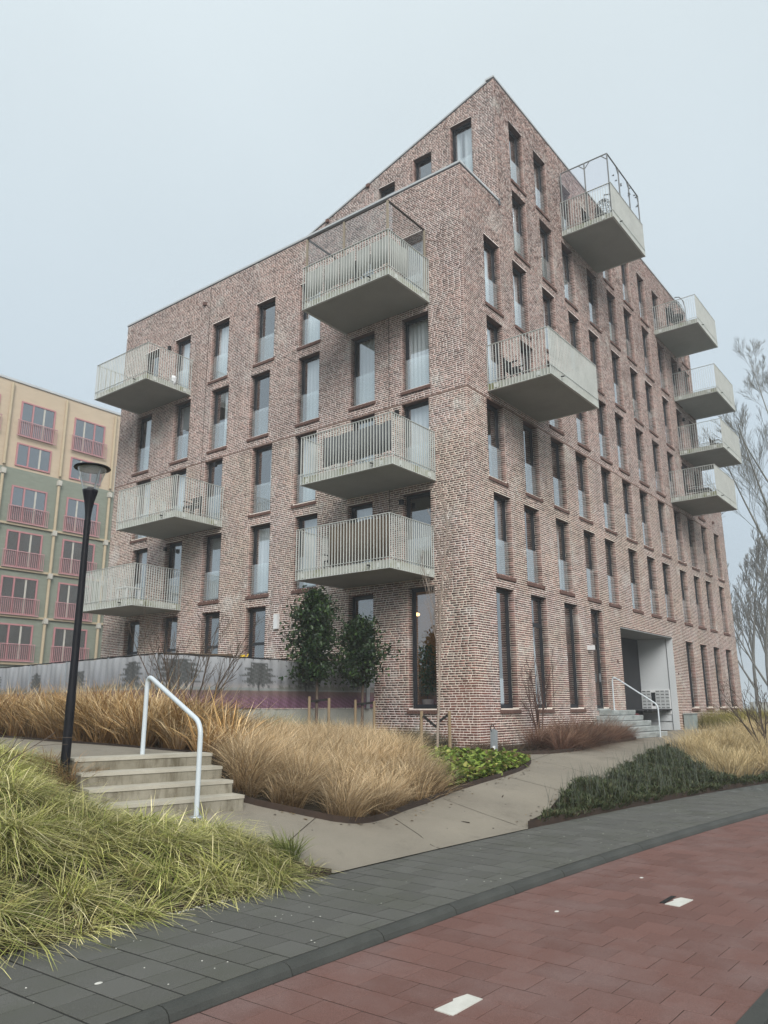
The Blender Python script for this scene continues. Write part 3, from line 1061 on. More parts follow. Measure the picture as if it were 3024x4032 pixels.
# windows
def bars(mb, fac, s0, s1, z0, z1, w, d0, d1):
    tf = fac.tf
    for a, c, e_, g_ in ((s0, s0+w, z0, z1), (s1-w, s1, z0, z1), (s0+w, s1-w, z0, z0+w), (s0+w, s1-w, z1-w, z1)):
        mb.box(a, c, d0, d1, e_, g_, lambda x, y, z: tf(x, y, z))
def pane(fac, s0, s1, z0, z1, d, mat, parent, name='pane'):
    tf = fac.tf
    return MB().quad(tf(s0, d, z0), tf(s1, d, z0), tf(s1, d, z1), tf(s0, d, z1)).build(name, mat, parent)
def curtain(fac, s0, s1, z0, z1, d, parent, mat='curtain', amp=.03, name='curtain'):
    tf = fac.tf
    n = max(6, int((s1-s0)/.035))
    vs, fs = [], []
    ph = random.uniform(0, 6)
    for i in range(n+1):
        s = s0+(s1-s0)*i/n
        dd = d+amp*math.sin(i*1.35+ph)+amp*.4*math.sin(i*.43+ph*2)
        vs += [tf(s, dd, z0), tf(s, dd*1.0, z1)]
    fs = [(2*i, 2*i+2, 2*i+3, 2*i+1) for i in range(n)]
    return MB().add(vs, fs).build(name, mat, parent, True)
def sill(fac, s0, s1, z, parent):
    tf = fac.tf
    b = MB()
    a, c = s0-.05, s1+.05
    n = int(round((c-a)/.062))
    w = (c-a)/n
    for i in range(n):
        x0, x1 = a+i*w+.005, a+(i+1)*w-.005
        j = random.uniform(-.006, .006)
        vs = [tf(x0, .055+j, z-.145), tf(x1, .055+j, z-.145), tf(x1, .055+j, z-.045), tf(x0, .055+j, z-.045), tf(x0, -REV+.03, z-.145), tf(x1, -REV+.03, z-.145), tf(x1, -REV+.03, z-.002), tf(x0, -REV+.03, z-.002)]
        b.add(vs, [(0, 1, 2, 3), (3, 2, 6, 7), (0, 4, 5, 1), (0, 3, 7, 4), (1, 5, 6, 2)])
    return b.build('window_sill', 'sill_brick', parent)
def window(fac, o, idx, has_sill=True):
    s0, s1, z0, z1, kind, row = o
    b = MB()
    bars(b, fac, s0, s1, z0, z1, .075, -REV-.07, -REV)
    if kind == 'g' and fac is FL and s0 > 8:
        zt = z0+ .55*(z1-z0)
        b.box(s0+.075, s1-.075, -REV-.07, -REV, zt, zt+.10, lambda x, y, z: fac.tf(x, y, z))
    if kind in ('g', 'door') and fac is FR and s0 in (3.53, 8.18):
        zt = z0+.72*(z1-z0)
        b.box(s0+.075, s1-.075, -REV-.07, -REV, zt, zt+.14, lambda x, y, z: fac.tf(x, y, z))
    w = b.build('door' if kind == 'door' else 'window', 'frame_dark', BLD)
    bars_in = MB()
    bars(bars_in, fac, s0+.075, s1-.075, z0+.075, z1-.075, .045, -REV-.055, -REV-.02)
    bars_in.build('sash', 'frame_dark', w)
    pane(fac, s0+.12, s1-.12, z0+.12, z1-.12, -REV-.04, 'glass', w)
    if has_sill and kind != 'door':
        sill(fac, s0, s1, z0, w)
    if kind == 'w':
        r = random.random()
        zg = z0+1.12
        g_ = pane(fac, s0+.03, s1-.03, z0+.05, zg, -REV+.06, 'guard_glass', w, 'glass_guard')
        if r < .46:
            curtain(fac, s0+.02, s1-.02, z0+.02, z1-.02, -REV-.22, w)
        elif r < .64:
            q_ = s0+(s1-s0)*random.uniform(.35, .6)
            curtain(fac, s0+.02, q_, z0+.02, z1-.02, -REV-.22, w)
        elif r < .76:
            tf = fac.tf
            bb = MB()
            z = z1-.1
            zend = z0+random.choice((.1, 1.0, 1.4))
            while z > zend:
                bb.box(s0+.1, s1-.1, -REV-.15, -REV-.12, z-.03, z-.008, lambda x, y, zz_: tf(x, y, zz_))
                z -= .038
            bb.build('blind', 'blind', w)
    return w
for i, o_ in enumerate(OPR):
    if o_[4] != 'alcove': window(FR, o_, i)
for i, o_ in enumerate(OPL): window(FL, o_, i)
for i, o_ in enumerate(OPU): window(FU, o_, i)
# tilted open casement in the second ground floor window
b = MB()
tf = FR.tf
zt = 1.63+.72*3.53
for (a, c, z0, z1) in ((3.66, 3.73, 1.75, zt), (4.43, 4.50, 1.75, zt), (3.73, 4.43, 1.75, 1.82), (3.73, 4.43, zt-.07, zt)):
    lean = lambda z: -.22*(z-1.75)/(zt-1.75)
    b.add([tf(a, -REV-.08+lean(z0), z0), tf(c, -REV-.08+lean(z0), z0), tf(c, -REV-.08+lean(z1), z1), tf(a, -REV-.08+lean(z1), z1),
           tf(a, -REV-.13+lean(z0), z0), tf(c, -REV-.13+lean(z0), z0), tf(c, -REV-.13+lean(z1), z1), tf(a, -REV-.13+lean(z1), z1)],
          [(0, 1, 2, 3), (4, 7, 6, 5), (0, 4, 5, 1), (1, 5, 6, 2), (2, 6, 7, 3), (3, 7, 4, 0)])
b.build('tilted_casement', 'plastic_white', BLD)
# door furniture and threshold
b = MB().box(9.03, 9.06, -REV+.01, -REV+.06, 2.55, 2.85, FR.tf)
b.build('door_handle', 'galv', BLD)
b = MB().box(8.14, 9.31, -.2, .04, 1.545, 1.598, FR.tf)
b.build('threshold', 'step_grey', BLD)

# recessed entrance
b = MB()
D_ = 2.35
b.quad((17.16, 0, .3), (17.16, D_, .3), (17.16, D_, 4.66), (17.16, 0, 4.66))
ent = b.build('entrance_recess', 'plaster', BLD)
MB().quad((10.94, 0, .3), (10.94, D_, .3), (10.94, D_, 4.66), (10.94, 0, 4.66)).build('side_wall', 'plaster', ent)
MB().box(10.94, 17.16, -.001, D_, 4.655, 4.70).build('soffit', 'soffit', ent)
MB().quad((10.94, D_, .3), (17.16, D_, .3), (17.16, D_, 4.66), (10.94, D_, 4.66)).build('dark_glazing', 'frame_dark', ent)
MB().box(10.94, 17.16, .0, D_, .3, .635).build('entrance_floor', 'step_grey', ent)
MB().box(17.135, 17.158, .285, .30, .64, 4.64).build('panel_joint', 'coping_edge', ent)
MB().box(17.13, 17.158, .30, 2.3, 1.02, 1.035).build('panel_joint', 'coping_edge', ent)
mbx = MB().box(17.13, 17.158, .30, 2.02, 1.33, 2.39).build('mailbox_panel', 'plastic_white', BLD)
yy = .33
for col in range(8):
    if col in (3,):
        continue
    y0 = .34+col*.208
    for r_ in range(7):
        z0 = 1.37+r_*.144
        mb = MB().box(17.118, 17.132, y0+.006, y0+.196, z0+.006, z0+.134).build('mailbox', 'coping', mbx)
b = MB()
for col in range(8):
    if col == 3: continue
    y0 = .34+col*.208
    for r_ in range(7):
        z0 = 1.37+r_*.144
        b.box(17.114, 17.1175, y0+.03, y0+.17, z0+.085, z0+.11)
b.build('mailbox_slots', 'plastic_black', mbx)
ic = MB().box(17.11, 17.132, .975, 1.15, 1.86, 2.28).build('intercom', 'plastic_black', mbx)
MB().box(17.105, 17.1095, 1.01, 1.115, 1.98, 2.18).build('screen', 'frame_dark', mbx)
MB().box(17.112, 17.132, 1.0, 1.12, 1.70, 1.80).build('keypad', 'plastic_black', mbx)

# small wall fittings
def wall_lamp(fac, s, z, mat='plastic_black', w=.12, h=.16, d=.11):
    MB().box(s, s+w, .0, d, z, z+h, fac.tf).build('wall_lamp', mat, BLD)
for k, s in ((4, 15.2), (2, 11.95), (1, 14.75), (1, 2.95), (2, 3.1), (4, 5.2)):
    wall_lamp(FL, s-.55 if k != 4 else s-.35, T_(k)-.32)
for k, s in ((5, 21.9), (4, 21.7), (3, 20.6), (6, 9.7), (3, 3.3), (6, 20.6)):
    wall_lamp(FR, s+.65, T_(k)-.45)
MB().box(7.72, 7.92, 0, .10, 4.28, 4.78, FL.tf).build('wall_lamp', 'plastic_white', BLD)
b = MB().box(7.66, 7.80, 0, .30, 3.62, 3.78, FR.tf)
b.build('security_camera', 'plastic_white', BLD)
MB().box(7.655, 7.805, .301, .36, 3.615, 3.785, FR.tf).build('camera_lens', 'plastic_black', BLD)
for fac, s, z in ((FL, 12.6, 18.15), (FU, 5.85, 22.3), (FU, 8.05, 21.6), (FR, 25.9, 12.35), (FR, 26.0, 11.6)):
    MB().box(s, s+.14, 0, .10, z, z+.14, fac.tf).build('vent', 'sill_brick', BLD)
for s, z in ((10.4, 3.3), (17.55, 3.05)):
    MB().box(s, s+.06, 0, .03, z, z+.1, FR.tf).build('bell_button', 'red_cloth', BLD)
for tf, s, z0, z1 in ((FL.tf, 12.35, 9, 18.9), (FL.tf, 2.95, 6.2, 18.9), (FR.tf, 4.75, 1.7, 3.0)):
    MB().box(s, s+.012, -.002, .0135, z0, z1, tf).build('movement_joint', 'soil', BLD)

# balconies
BW, BD, SL_T, RT = 3.60, 2.20, .24, 1.56
def balcony(fac, s0, z, single):
    tf = fac.tf
    s1 = s0+BW
    b = MB()
    b.box(s0+.05, s1-.05, .0, BD-.06, z+.012, z+SL_T, tf)
    bal = b.build('balcony', 'slab', BLD)
    b = MB()
    b.box(s0+.046, s1-.046, BD-.060, BD-.05, z+.03, z+SL_T+.004, tf)
    b.box(s0+.04, s0+.0495, .0, BD-.06, z+.03, z+SL_T+.004, tf)
    b.box(s1-.0495, s1-.04, .0, BD-.06, z+.03, z+SL_T+.004, tf)
    b.build('slab_edge', 'slab_edge', bal)
    b = MB()
    for zz0, zz1, w in ((z-.004, z+.010, .075), (z+RT-.014, z+RT, .055), (z+SL_T+.06, z+SL_T+.072, .03)):
        b.box(s0, s1, BD-w, BD, zz0, zz1, tf)
        b.box(s0, s0+w, .0, BD-w, zz0, zz1, tf)
        b.box(s1-w, s1, .0, BD-w, zz0, zz1, tf)
    for q in (s0+.35, s1-.35):
        b.box(q, q+.16, BD-.07, BD-.045, z+.06, z+.19, tf)
    for q in (.25, BD-.5):
        b.box(s0+.02, s0+.045, q, q+.14, z+.06, z+.19, tf)
    b.build('railing_frame', 'railing', bal)
    boxes_ = []
    t_, dp = .009, .038
    nfront = 33
    for i in range(nfront):
        x = s0+.02+(BW-.04)*i/(nfront-1)
        boxes_.append((x-t_/2, x+t_/2, BD-dp-.002, BD-.002))
    nside = 20
    for i in range(nside):
        y = .03+(BD-.16)*i/(nside-1)
        boxes_.append((s0+.002, s0+dp, y-t_/2, y+t_/2))
        boxes_.append((s1-dp, s1-.002, y-t_/2, y+t_/2))
    if single:
        for x0, x1, y0, y1 in boxes_:
            MB().box(x0, x1, y0, y1, z+.011, z+RT-.015, tf).build('baluster', 'railing', bal)
    else:
        b = MB()
        for x0, x1, y0, y1 in boxes_: b.box(x0, x1, y0, y1, z+.011, z+RT-.015, tf)
        tag(b.build('balusters', 'railing', bal), kind='stuff')
    sp = MB().tube([tf(s0+.72, BD-.1, z+.15), tf(s0+.72, BD+.10, z+.13)], .022, 8)
    sp.build('drain_spout', 'plastic_black', bal)
    return bal
BAL_L = [(1.28, 14.35, True), (1.18, 8.34, True), (1.29, 5.38, True), (13.30, 14.27, False), (10.92, 8.30, True), (13.1, 5.32, False)]
BAL_R = [(7.86, 20.39, False), (1.24, 11.36, False), (18.88, 20.4, False), (21.2, 17.44, False), (21.18, 14.4, False), (18.92, 11.38, False)]
for s, z, sg in BAL_L: balcony(FL, s, z, sg and s != 10.92)
for s, z, sg in BAL_R: balcony(FR, s, z, s == 1.24)
# a balcony of the hidden side shows past the far end of the left face
b = MB().box(1.40, 4.9, YL, YL+2.15, 11.36, 11.59)
farb = b.build('balcony', 'slab', BLD)
b = MB()
for i in range(20):
    y = YL+.06+i*.112
    b.box(1.352, 1.40, y-.005, y+.005, 11.352, 12.88)
for i in range(20):
    x = 1.38+i*.112
    b.box(x-.005, x+.005, YL+2.15, YL+2.2, 11.352, 12.88)
b.box(1.35, 1.41, YL, YL+2.2, 12.88, 12.895)
b.box(1.41, 4.9, YL+2.14, YL+2.2, 12.88, 12.895)
b.box(1.345, 1.42, YL, YL+2.2, 11.34, 11.35)
tag(b.build('balusters', 'railing', farb), kind='stuff')

# ------------------------------------------------------------------ the green and beige building behind
BG = empty('apartment_building', (8, 38, 1.1))
tag(BG, 'beige and green brick apartment block with pink window frames far behind on the left', 'building')
FB = lambda s, d, z: (s, 38-d, z)
X0, X1 = -8.0, 24.0
bays = [(x0, x0+2.45) for x0 in np.arange(4.95-3.9*3, 20, 3.9)]
MB().box(X0, X1, -12, 0, 17.13, 23.1, FB).build('upper_wall', 'bg_beige', BG)
MB().box(X0, X1, -12, -.002, .6, 17.13, FB).build('lower_wall', 'bg_green', BG)
MB().box(X0-.05, X1+.05, -12.1, .08, 23.1, 23.25, FB).build('roof_edge', 'coping', BG)
rowsB = [(4.62, 6.95, 1), (7.55, 9.97, 1), (10.58, 12.98, 1), (13.54, 15.97, 1), (17.32, 18.93, 0), (19.42, 21.88, 1), (1.55, 3.9, 1)]
for z in (4.5, 7.48, 10.5, 13.44):
    MB().box(X0, X1, 0, .12, z-.12, z+.02, FB).build('ledge', 'bg_ochre', BG)
for bx in np.arange(4.2-3.93*3, 22, 3.93):
    MB().tube([FB(bx, .12, 1.2), FB(bx, .12, 17.0)], .10, 8).build('downpipe', 'bg_ochre', BG)
    MB().tube([FB(bx, .12, 17.25), FB(bx, .12, 22.9)], .10, 8).build('downpipe', 'bg_ochre', BG)
    for z in (4.1, 7.1, 10.1, 13.05, 16.6):
        MB().box(bx-.13, bx+.13, .0, .27, z, z+.35, FB).build('pipe_hopper', 'bg_hopper', BG)
for ib, (s0, s1) in enumerate(bays):
    for z0, z1, rail in rowsB:
        w = MB()
        for a, c, e_, g_ in ((s0, s0+.10, z0, z1), (s1-.10, s1, z0, z1), (s0+.1, s1-.1, z0, z0+.1), (s0+.1, s1-.1, z1-.1, z1)):
            w.box(a, c, -.02, .07, e_, g_, FB)
        mull = s0+.85 if ib % 2 == 1 else s1-.85
        w.box(mull-.05, mull+.05, -.02, .065, z0+.1, z1-.1, FB)
        win = w.build('window', 'bg_pink', BG)
        MB().quad(FB(s0+.1, .02, z0+.1), FB(s1-.1, .02, z0+.1), FB(s1-.1, .02, z1-.1), FB(s0+.1, .02, z1-.1)).build('pane', 'glass', win)
        m2 = (s0+1.65) if ib % 2 == 1 else (s1-1.65)
        MB().box(m2-.06, m2+.06, -.1, .03, z0+.1, z1-.1, FB).build('mullion', 'bg_hopper', win)
        MB().quad(FB(s0+.05, .004, z0+.05), FB(s1-.05, .004, z0+.05), FB(s1-.05, .004, z1-.05), FB(s0+.05, .004, z1-.05)).build('room', 'interior_dark', win)
        if rail:
            r = MB()
            for z in (z0-.05, z0+1.02):
                r.box(s0-.18, s1+.18, .16, .22, z, z+.05, FB)
            nb_ = 22
            for i in range(nb_):
                x = s0-.15+(s1-s0+.30)*i/(nb_-1)
                r.box(x-.012, x+.012, .165, .205, z0, z0+1.02, FB)
            r.build('window_railing', 'bg_pinkrail', win)

# ------------------------------------------------------------------ things on the balconies
def bal_pt(fac, s, d, z): return fac.tf(s, d, z)
# L1: timber pergola frame with net, cloth screens behind the bars
s0, zf = 1.28, 14.35+SL_T
pg = empty('pergola_frame', FL.tf(s0, 1, zf))
tag(pg, 'light timber frame with fine net above the uppermost balcony of the left face', 'pergola')
ztop = 14.35+2.62
pp = [(s0+.10, BD-.10), (s0+BW-.10, BD-.10), (s0+.10, .12), (s0+BW-.10, .12), (s0+BW*.52, BD-.10)]
for s, d in pp:
    MB().box(s-.03, s+.03, d-.03, d+.03, zf, ztop, FL.tf).build('post', 'wood', pg)
for a, c in ((0, 1), (0, 2), (1, 3)):
    MB().bar(FL.tf(*pp[a], ztop+.02), FL.tf(*pp[c], ztop+.02), .05, .05).build('beam', 'dark_wood', pg)
b = MB()
b.quad(FL.tf(*pp[0], ztop-1.05), FL.tf(*pp[1], ztop-1.05), FL.tf(*pp[1], ztop), FL.tf(*pp[0], ztop))
b.quad(FL.tf(*pp[0], ztop-1.05), FL.tf(*pp[2], ztop-1.05), FL.tf(*pp[2], ztop), FL.tf(*pp[0], ztop))
b.build('net', 'net_dark', pg)
def screen(name, fac, a0, a1, d, z0, z1, mat, label, cat, axis='s', sag=.02, seg=None, group=None):
    b = MB()
    n = max(4, int(abs(a1-a0)/.06))
    vs = []
    for i in range(n+1):
        a = a0+(a1-a0)*i/n
        w = .012*math.sin(i*.8)
        dz0 = sag*math.sin(i*.55+1)
        dz1 = sag*math.cos(i*.47)
        for zz_ in (z0+dz0, z1+dz1):
            vs.append(fac.tf(a, d+w, zz_) if axis == 's' else fac.tf(d+w, a, zz_))
    b.add(vs, [(2*i, 2*i+2, 2*i+3, 2*i+1) for i in range(n)])
    o = b.build(name, mat, None, True)
    md = o.modifiers.new('thickness', 'SOLIDIFY')
    md.thickness = .008
    return tag(o, label, cat, group)
z = 14.35
for i, (a0, a1, lab) in enumerate(((1.34, 1.98, 'grey cloth panel next to the near corner of the uppermost left balcony'), (2.06, 2.60, 'grey cloth panel second from the near corner on the uppermost left balcony'), (2.68, 3.30, 'grey cloth panel third from the near corner on the uppermost left balcony'), (3.36, 3.95, 'grey cloth panel fourth from the near corner on the uppermost left balcony'), (4.05, 4.75, 'grey cloth panel at the far end of the uppermost left balcony'))):
    screen('privacy_screen', FL, a0, a1, BD-.075, z+.42, z+1.36-.03*(i % 2), 'fabric_grey', lab, 'screen', group='cloth panels on the uppermost left balcony')
screen('privacy_screen', FL, BD-.15, BD-1.1, 1.28+.07, z+.42, z+1.36, 'fabric_grey', 'grey cloth panel round the near side of the uppermost left balcony', 'screen', axis='d')
screen('privacy_screen', FL, 1.18+.1, 1.18+2.7, BD-.085, 8.34+.42, 8.34+1.33, 'fabric_dark', 'dark grey screen cloth behind the bars of the middle left balcony', 'screen')
screen('reed_mat', FL, 1.29+.07, 1.29+2.35, BD-.085, 5.38+.28, 5.38+1.48, 'reed', 'brown reed mat behind the bars of the lowest near balcony', 'mat')
screen('privacy_screen', FR, BD-.1, .15, 1.24+BW-.06, 11.36+.3, 11.36+1.5, 'fabric_grey', 'pale cloth on the far side of the near right balcony', 'screen', axis='d')
# plastic bag caught on the far left balcony
bm = MB().lathe([(.01, .22), (.10, .19), (.15, .08), (.12, -.05), (.05, -.14), (.01, -.2)], FL.tf(13.36, .85, 14.62), 9)
bm.v = [(x+rng.uniform(-.03, .03), y+rng.uniform(-.03, .03), z_+rng.uniform(-.03, .03)) for x, y, z_ in bm.v]
tag(bm.build('plastic_bag', 'bag_white'), 'crumpled white plastic bag hanging on the upper far left balcony', 'bag')
# R top balcony: metal trellis and hanging egg chair
def egg_chair(fac, s, d, zf, label):
    r = empty('egg_chair', fac.tf(s, d, zf))
    tag(r, label, 'chair')
    base = [fac.tf(s+.5*math.cos(a), d+.5*math.sin(a), zf+.03) for a in np.linspace(0, 6.283, 19)]
    MB().tube(base, .025, 6).build('base_ring', 'wicker', r)
    arc = [fac.tf(s, d+.48-.0*q, zf+.03+q) for q in (0, .6, 1.2)]+[fac.tf(s, d+.42, zf+1.6), fac.tf(s, d+.25, zf+1.88), fac.tf(s, d+.02, zf+1.95)]
    MB().tube(arc, .028, 6).build('stand_arm', 'wicker', r)
    MB().tube([fac.tf(s, d+.02, zf+1.95), fac.tf(s, d+.02, zf+1.72)], .01, 5).build('hook_chain', 'galv', r)
    b = MB()
    cz = zf+1.05
    for k in range(14):
        a = math.pi*(.18+.0)+(2*math.pi-.36*math.pi)*k/13+math.pi*.5
        pts = [fac.tf(s+.46*math.sin(v)*math.cos(a), d+.42*math.sin(v)*math.sin(a), cz-.66*math.cos(v)) for v in np.linspace(.1, math.pi-.05, 10)]
        b.tube(pts, .012, 4)
    for v in np.linspace(.4, 2.7, 8):
        pts = [fac.tf(s+.46*math.sin(v)*math.cos(a), d+.42*math.sin(v)*math.sin(a), cz-.66*math.cos(v)) for a in np.linspace(math.pi*.68, math.pi*.68+2*math.pi*.82, 14)]
        b.tube(pts, .012, 4)
    b.build('wicker_shell', 'wicker', r)
    c = MB().lathe([(.01, -.52), (.28, -.46), (.38, -.30), (.36, -.22), (.02, -.16)], fac.tf(s, d, cz), 14)
    c.build('seat_cushion', 'cushion', r, True)
    c = MB().box(s-.28, s+.28, d-.30, d-.18, cz-.25, cz+.25, fac.tf)
    c.build('back_cushion', 'cushion', r)
    return r
egg_chair(FR, 9.35, 1.35, 20.39+SL_T, 'wicker egg chair on the balcony with the netted trellis, top right')
egg_chair(FR, 19.75, .95, 20.4+SL_T, 'wicker egg chair on the far top balcony without trellis')
tr = empty('trellis', FR.tf(7.86, 1.1, 21.9))
tag(tr, 'grey metal trellis with clear net above the topmost balcony near the roof', 'trellis')
zb, zt = 20.39+SL_T, 20.39+2.95
posts = [(7.92, .1), (7.92, BD*.52), (7.92, BD-.08), (9.1, BD-.08), (10.25, BD-.08), (11.38, BD-.08)]
for s, d in posts: MB().tube([FR.tf(s, d, zb), FR.tf(s, d, zt)], .03, 6).build('post', 'wicker', tr)
for a, c in ((0, 2), (2, 5)): MB().tube([FR.tf(*posts[a], zt), FR.tf(*posts[c], zt)], .028, 6).build('top_tube', 'wicker', tr)
for (s, d), ds, dd in (((7.92, BD*.52), 0, .25), ((7.92, BD*.52), 0, -.25), ((7.92, BD-.08), 0, -.25), ((9.1, BD-.08), -.25, 0), ((10.25, BD-.08), -.25, 0), ((11.38, BD-.08), -.25, 0)):
    MB().tube([FR.tf(s, d, zt-.28), FR.tf(s+ds, d+dd, zt)], .02, 5).build('brace', 'wicker', tr)
b = MB()
b.quad(FR.tf(7.92, .1, zt-1.5), FR.tf(7.92, BD-.08, zt-1.5), FR.tf(7.92, BD-.08, zt), FR.tf(7.92, .1, zt))
b.quad(FR.tf(7.92, BD-.08, zt-1.5), FR.tf(11.38, BD-.08, zt-1.5), FR.tf(11.38, BD-.08, zt), FR.tf(7.92, BD-.08, zt))
b.build('net', 'net', tr)
for i in range(12):
    s = random.uniform(8.0, 11.3)
    MB().lathe([(.005, .04), (.04, 0), (.005, -.04)], FR.tf(s, BD-.06, zt-random.uniform(.2, .8)), 8).build('net_ball', 'wicker', tr)
# bench on the far balcony, chairs and tables
def chair(fac, s, d, zf, mat, name, label, cat='chair', w=.5):
    r = empty(name, fac.tf(s, d, zf))
    tag(r, label, cat)
    for a in (-w/2+.03, w/2-.03):
        for q in (-.22, .22):
            MB().box(s+a-.02, s+a+.02, d+q-.02, d+q+.02, zf, zf+(.44 if q > 0 else .86), fac.tf).build('leg', mat, r)
        MB().box(s+a-.025, s+a+.025, d-.24, d+.26, zf+.62, zf+.65, fac.tf).build('armrest', mat, r)
    for i in range(5):
        MB().box(s-w/2, s+w/2, d-.22+i*.09, d-.15+i*.09, zf+.42, zf+.45, fac.tf).build('seat_slat', mat, r)
    for i in range(5):
        MB().box(s-w/2, s+w/2, d-.24, d-.215, zf+.50+i*.075, zf+.55+i*.075, fac.tf).build('back_slat', mat, r)
    return r
chair(FR, 23.1, 1.45, 14.4+SL_T, 'dark_wood', 'bench', 'dark slatted bench on the third of the far stacked balconies', 'bench', 1.25)
chair(FR, 19.9, .75, 11.38+SL_T, 'dark_wood', 'chair', 'dark slatted chair on the lowest far balcony')
chair(FR, 1.75, .7, 11.36+SL_T, 'plastic_black', 'chair', 'black chair at the near end of the right corner balcony')
chair(FR, 22.2, 1.5, 20.4+SL_T, 'dark_wood', 'bench', 'dark bench at the far end of the far top balcony', 'bench', .9)
chair(FL, 11.5, 1.0, 8.30+SL_T, 'dark_wood', 'chair', 'dark chair on the middle balcony of the far left stack')
chair(FL, 4.3, 1.1, 5.38+SL_T, 'plastic_black', 'chair', 'black chair at the far end of the lowest near balcony')
def table(fac, s, d, zf, mat, label, w=.7):
    r = empty('table', fac.tf(s, d, zf))
    tag(r, label, 'table')
    MB().box(s-w/2, s+w/2, d-.35, d+.35, zf+.70, zf+.735, fac.tf).build('table_top', mat, r)
    for a in (-w/2+.05, w/2-.05):
        for q in (-.3, .3):
            MB().box(s+a-.02, s+a+.02, d+q-.02, d+q+.02, zf, zf+.70, fac.tf).build('leg', mat, r)
table(FR, 21.2, 1.0, 11.38+SL_T, 'dark_wood', 'dark table beside the chair on the lowest far balcony')
table(FR, 3.2, .9, 11.36+SL_T, 'plastic_black', 'black table on the right corner balcony')
table(FL, 15.3, .9, 5.32+SL_T, 'plastic_white', 'white table on the lowest far left balcony')

# ------------------------------------------------------------------ entrance stairs, handrails, corner stairs
es = empty('entrance_stairs', (8.9, -.8, .6))
tag(es, 'five light concrete steps up to the side door by the entrance recess', 'stairs')
ZB = .60
for k in range(5):
    x0, y0 = 7.2+.28*k, -1.6+.28*k
    z1 = .80+.186*k
    xr = 10.6
    b = MB()
    c = .02
    xm = xr-1.05-.0*k
    for (xa, xb_) in ((x0, xm-.006), (xm+.006, xr)):
        b.add([(xa, y0+c, z1-.165), (xb_, y0+c, z1-.165), (xb_, y0, z1-.02), (xa, y0, z1-.02), (xa+.0, y0+c, z1), (xb_, y0+c, z1), (xb_, .0, z1), (xa, 0, z1), (xa, 0, z1-.165), (xb_, 0, z1-.165)],
              [(0, 1, 2, 3), (3, 2, 5, 4), (4, 5, 6, 7), (0, 3, 4, 7, 8), (1, 9, 6, 5, 2)])
    st = b.build('step', 'step_grey', es)
    MB().box(x0+.05, xr-.03, y0+.05, -.0, ZB-.1, z1-.166).build('step_core', 'coping_edge', es)
def handrail(name, pts, r, label):
    o = empty(name, pts[0])
    tag(o, label, 'handrail')
    P = [Vector(p) for p in pts]
    path = [P[0]]
    for i in range(1, len(P)-1):
        a = (P[i-1]-P[i]).normalized()
        c = (P[i+1]-P[i]).normalized()
        rr = .16
        for q in np.linspace(0, 1, 7):
            p0 = P[i]+a*rr
            p2 = P[i]+c*rr
            path.append(p0*(1-q)**2+P[i]*2*q*(1-q)+p2*q*q)
    path.append(P[-1])
    n = 12
    b = MB()
    # parallel transport tube
    rings = []
    d0 = (path[1]-path[0]).normalized()
    sx = d0.cross(Vector((1, 0, 0))).normalized()
    for i, p in enumerate(path):
        a = path[max(i-1, 0)]
        c = path[min(i+1, len(path)-1)]
        d = (c-a).normalized()
        sx = (sx-d*sx.dot(d)).normalized()
        sy = d.cross(sx)
        rings.append([p+sx*r*math.cos(6.2832*k/n)+sy*r*math.sin(6.2832*k/n) for k in range(n)])
    b.v = [tuple(q) for rg in rings for q in rg]
    b.f = [(i*n+k, i*n+(k+1) % n, (i+1)*n+(k+1) % n, (i+1)*n+k) for i in range(len(path)-1) for k in range(n)]
    b.build('rail_tube', 'paint_white', o, True)
    for p in (P[0], P[-1]):
        MB().lathe([(.005, .014), (.075, .012), (.08, 0)], p, 14).build('base_plate', 'galv', o)
handrail('handrail', [(9.45, -1.72, .62), (9.45, -1.72, 1.72), (9.45, -.28, 2.68), (9.45, -.10, 2.68), (9.45, -.10, 1.545)][0:3]+[(9.45, -.12, 2.72), (9.45, -.12, 1.545)], .026, 'white tube handrail on the entrance stairs by the mailboxes')
handrail('handrail', [(-12.58, -3.78, .45), (-12.58, -3.78, 1.50), (-12.28, -2.25, 2.12), (-12.28, -2.25, 1.065)], .030, 'white tube handrail on the short concrete stairs beside the black lamp post')
cs = empty('concrete_stairs', tuple(STEP_P0-np.array([0, 0, .2])))
tag(cs, 'four weathered concrete steps in the left foreground beside the black lamp post', 'stairs')
vn = np.array([STEP_V[0], STEP_V[1], 0])
for k in range(4):
    p = STEP_P0+STEP_V*k
    q = p+STEP_W
    dn = vn*(1.15 if k < 3 else 1.3)
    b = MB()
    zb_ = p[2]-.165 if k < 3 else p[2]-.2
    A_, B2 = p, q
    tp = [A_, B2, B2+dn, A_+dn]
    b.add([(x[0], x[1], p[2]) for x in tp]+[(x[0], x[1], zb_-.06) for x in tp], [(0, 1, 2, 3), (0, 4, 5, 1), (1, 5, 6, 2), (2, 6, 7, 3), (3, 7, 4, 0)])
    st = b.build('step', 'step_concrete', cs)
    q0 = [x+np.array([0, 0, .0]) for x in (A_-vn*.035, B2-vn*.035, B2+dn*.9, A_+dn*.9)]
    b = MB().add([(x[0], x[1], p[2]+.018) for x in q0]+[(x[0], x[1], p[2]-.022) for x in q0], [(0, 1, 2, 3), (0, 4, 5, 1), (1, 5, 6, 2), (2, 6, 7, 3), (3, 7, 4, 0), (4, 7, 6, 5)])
    b.build('tread', 'tread_skylit', st)  # added cap, its pale colour paints in the sky light on the step top
    bv = st.modifiers.new('bevel', 'BEVEL')
    bv.width = .008
    bv.segments = 1

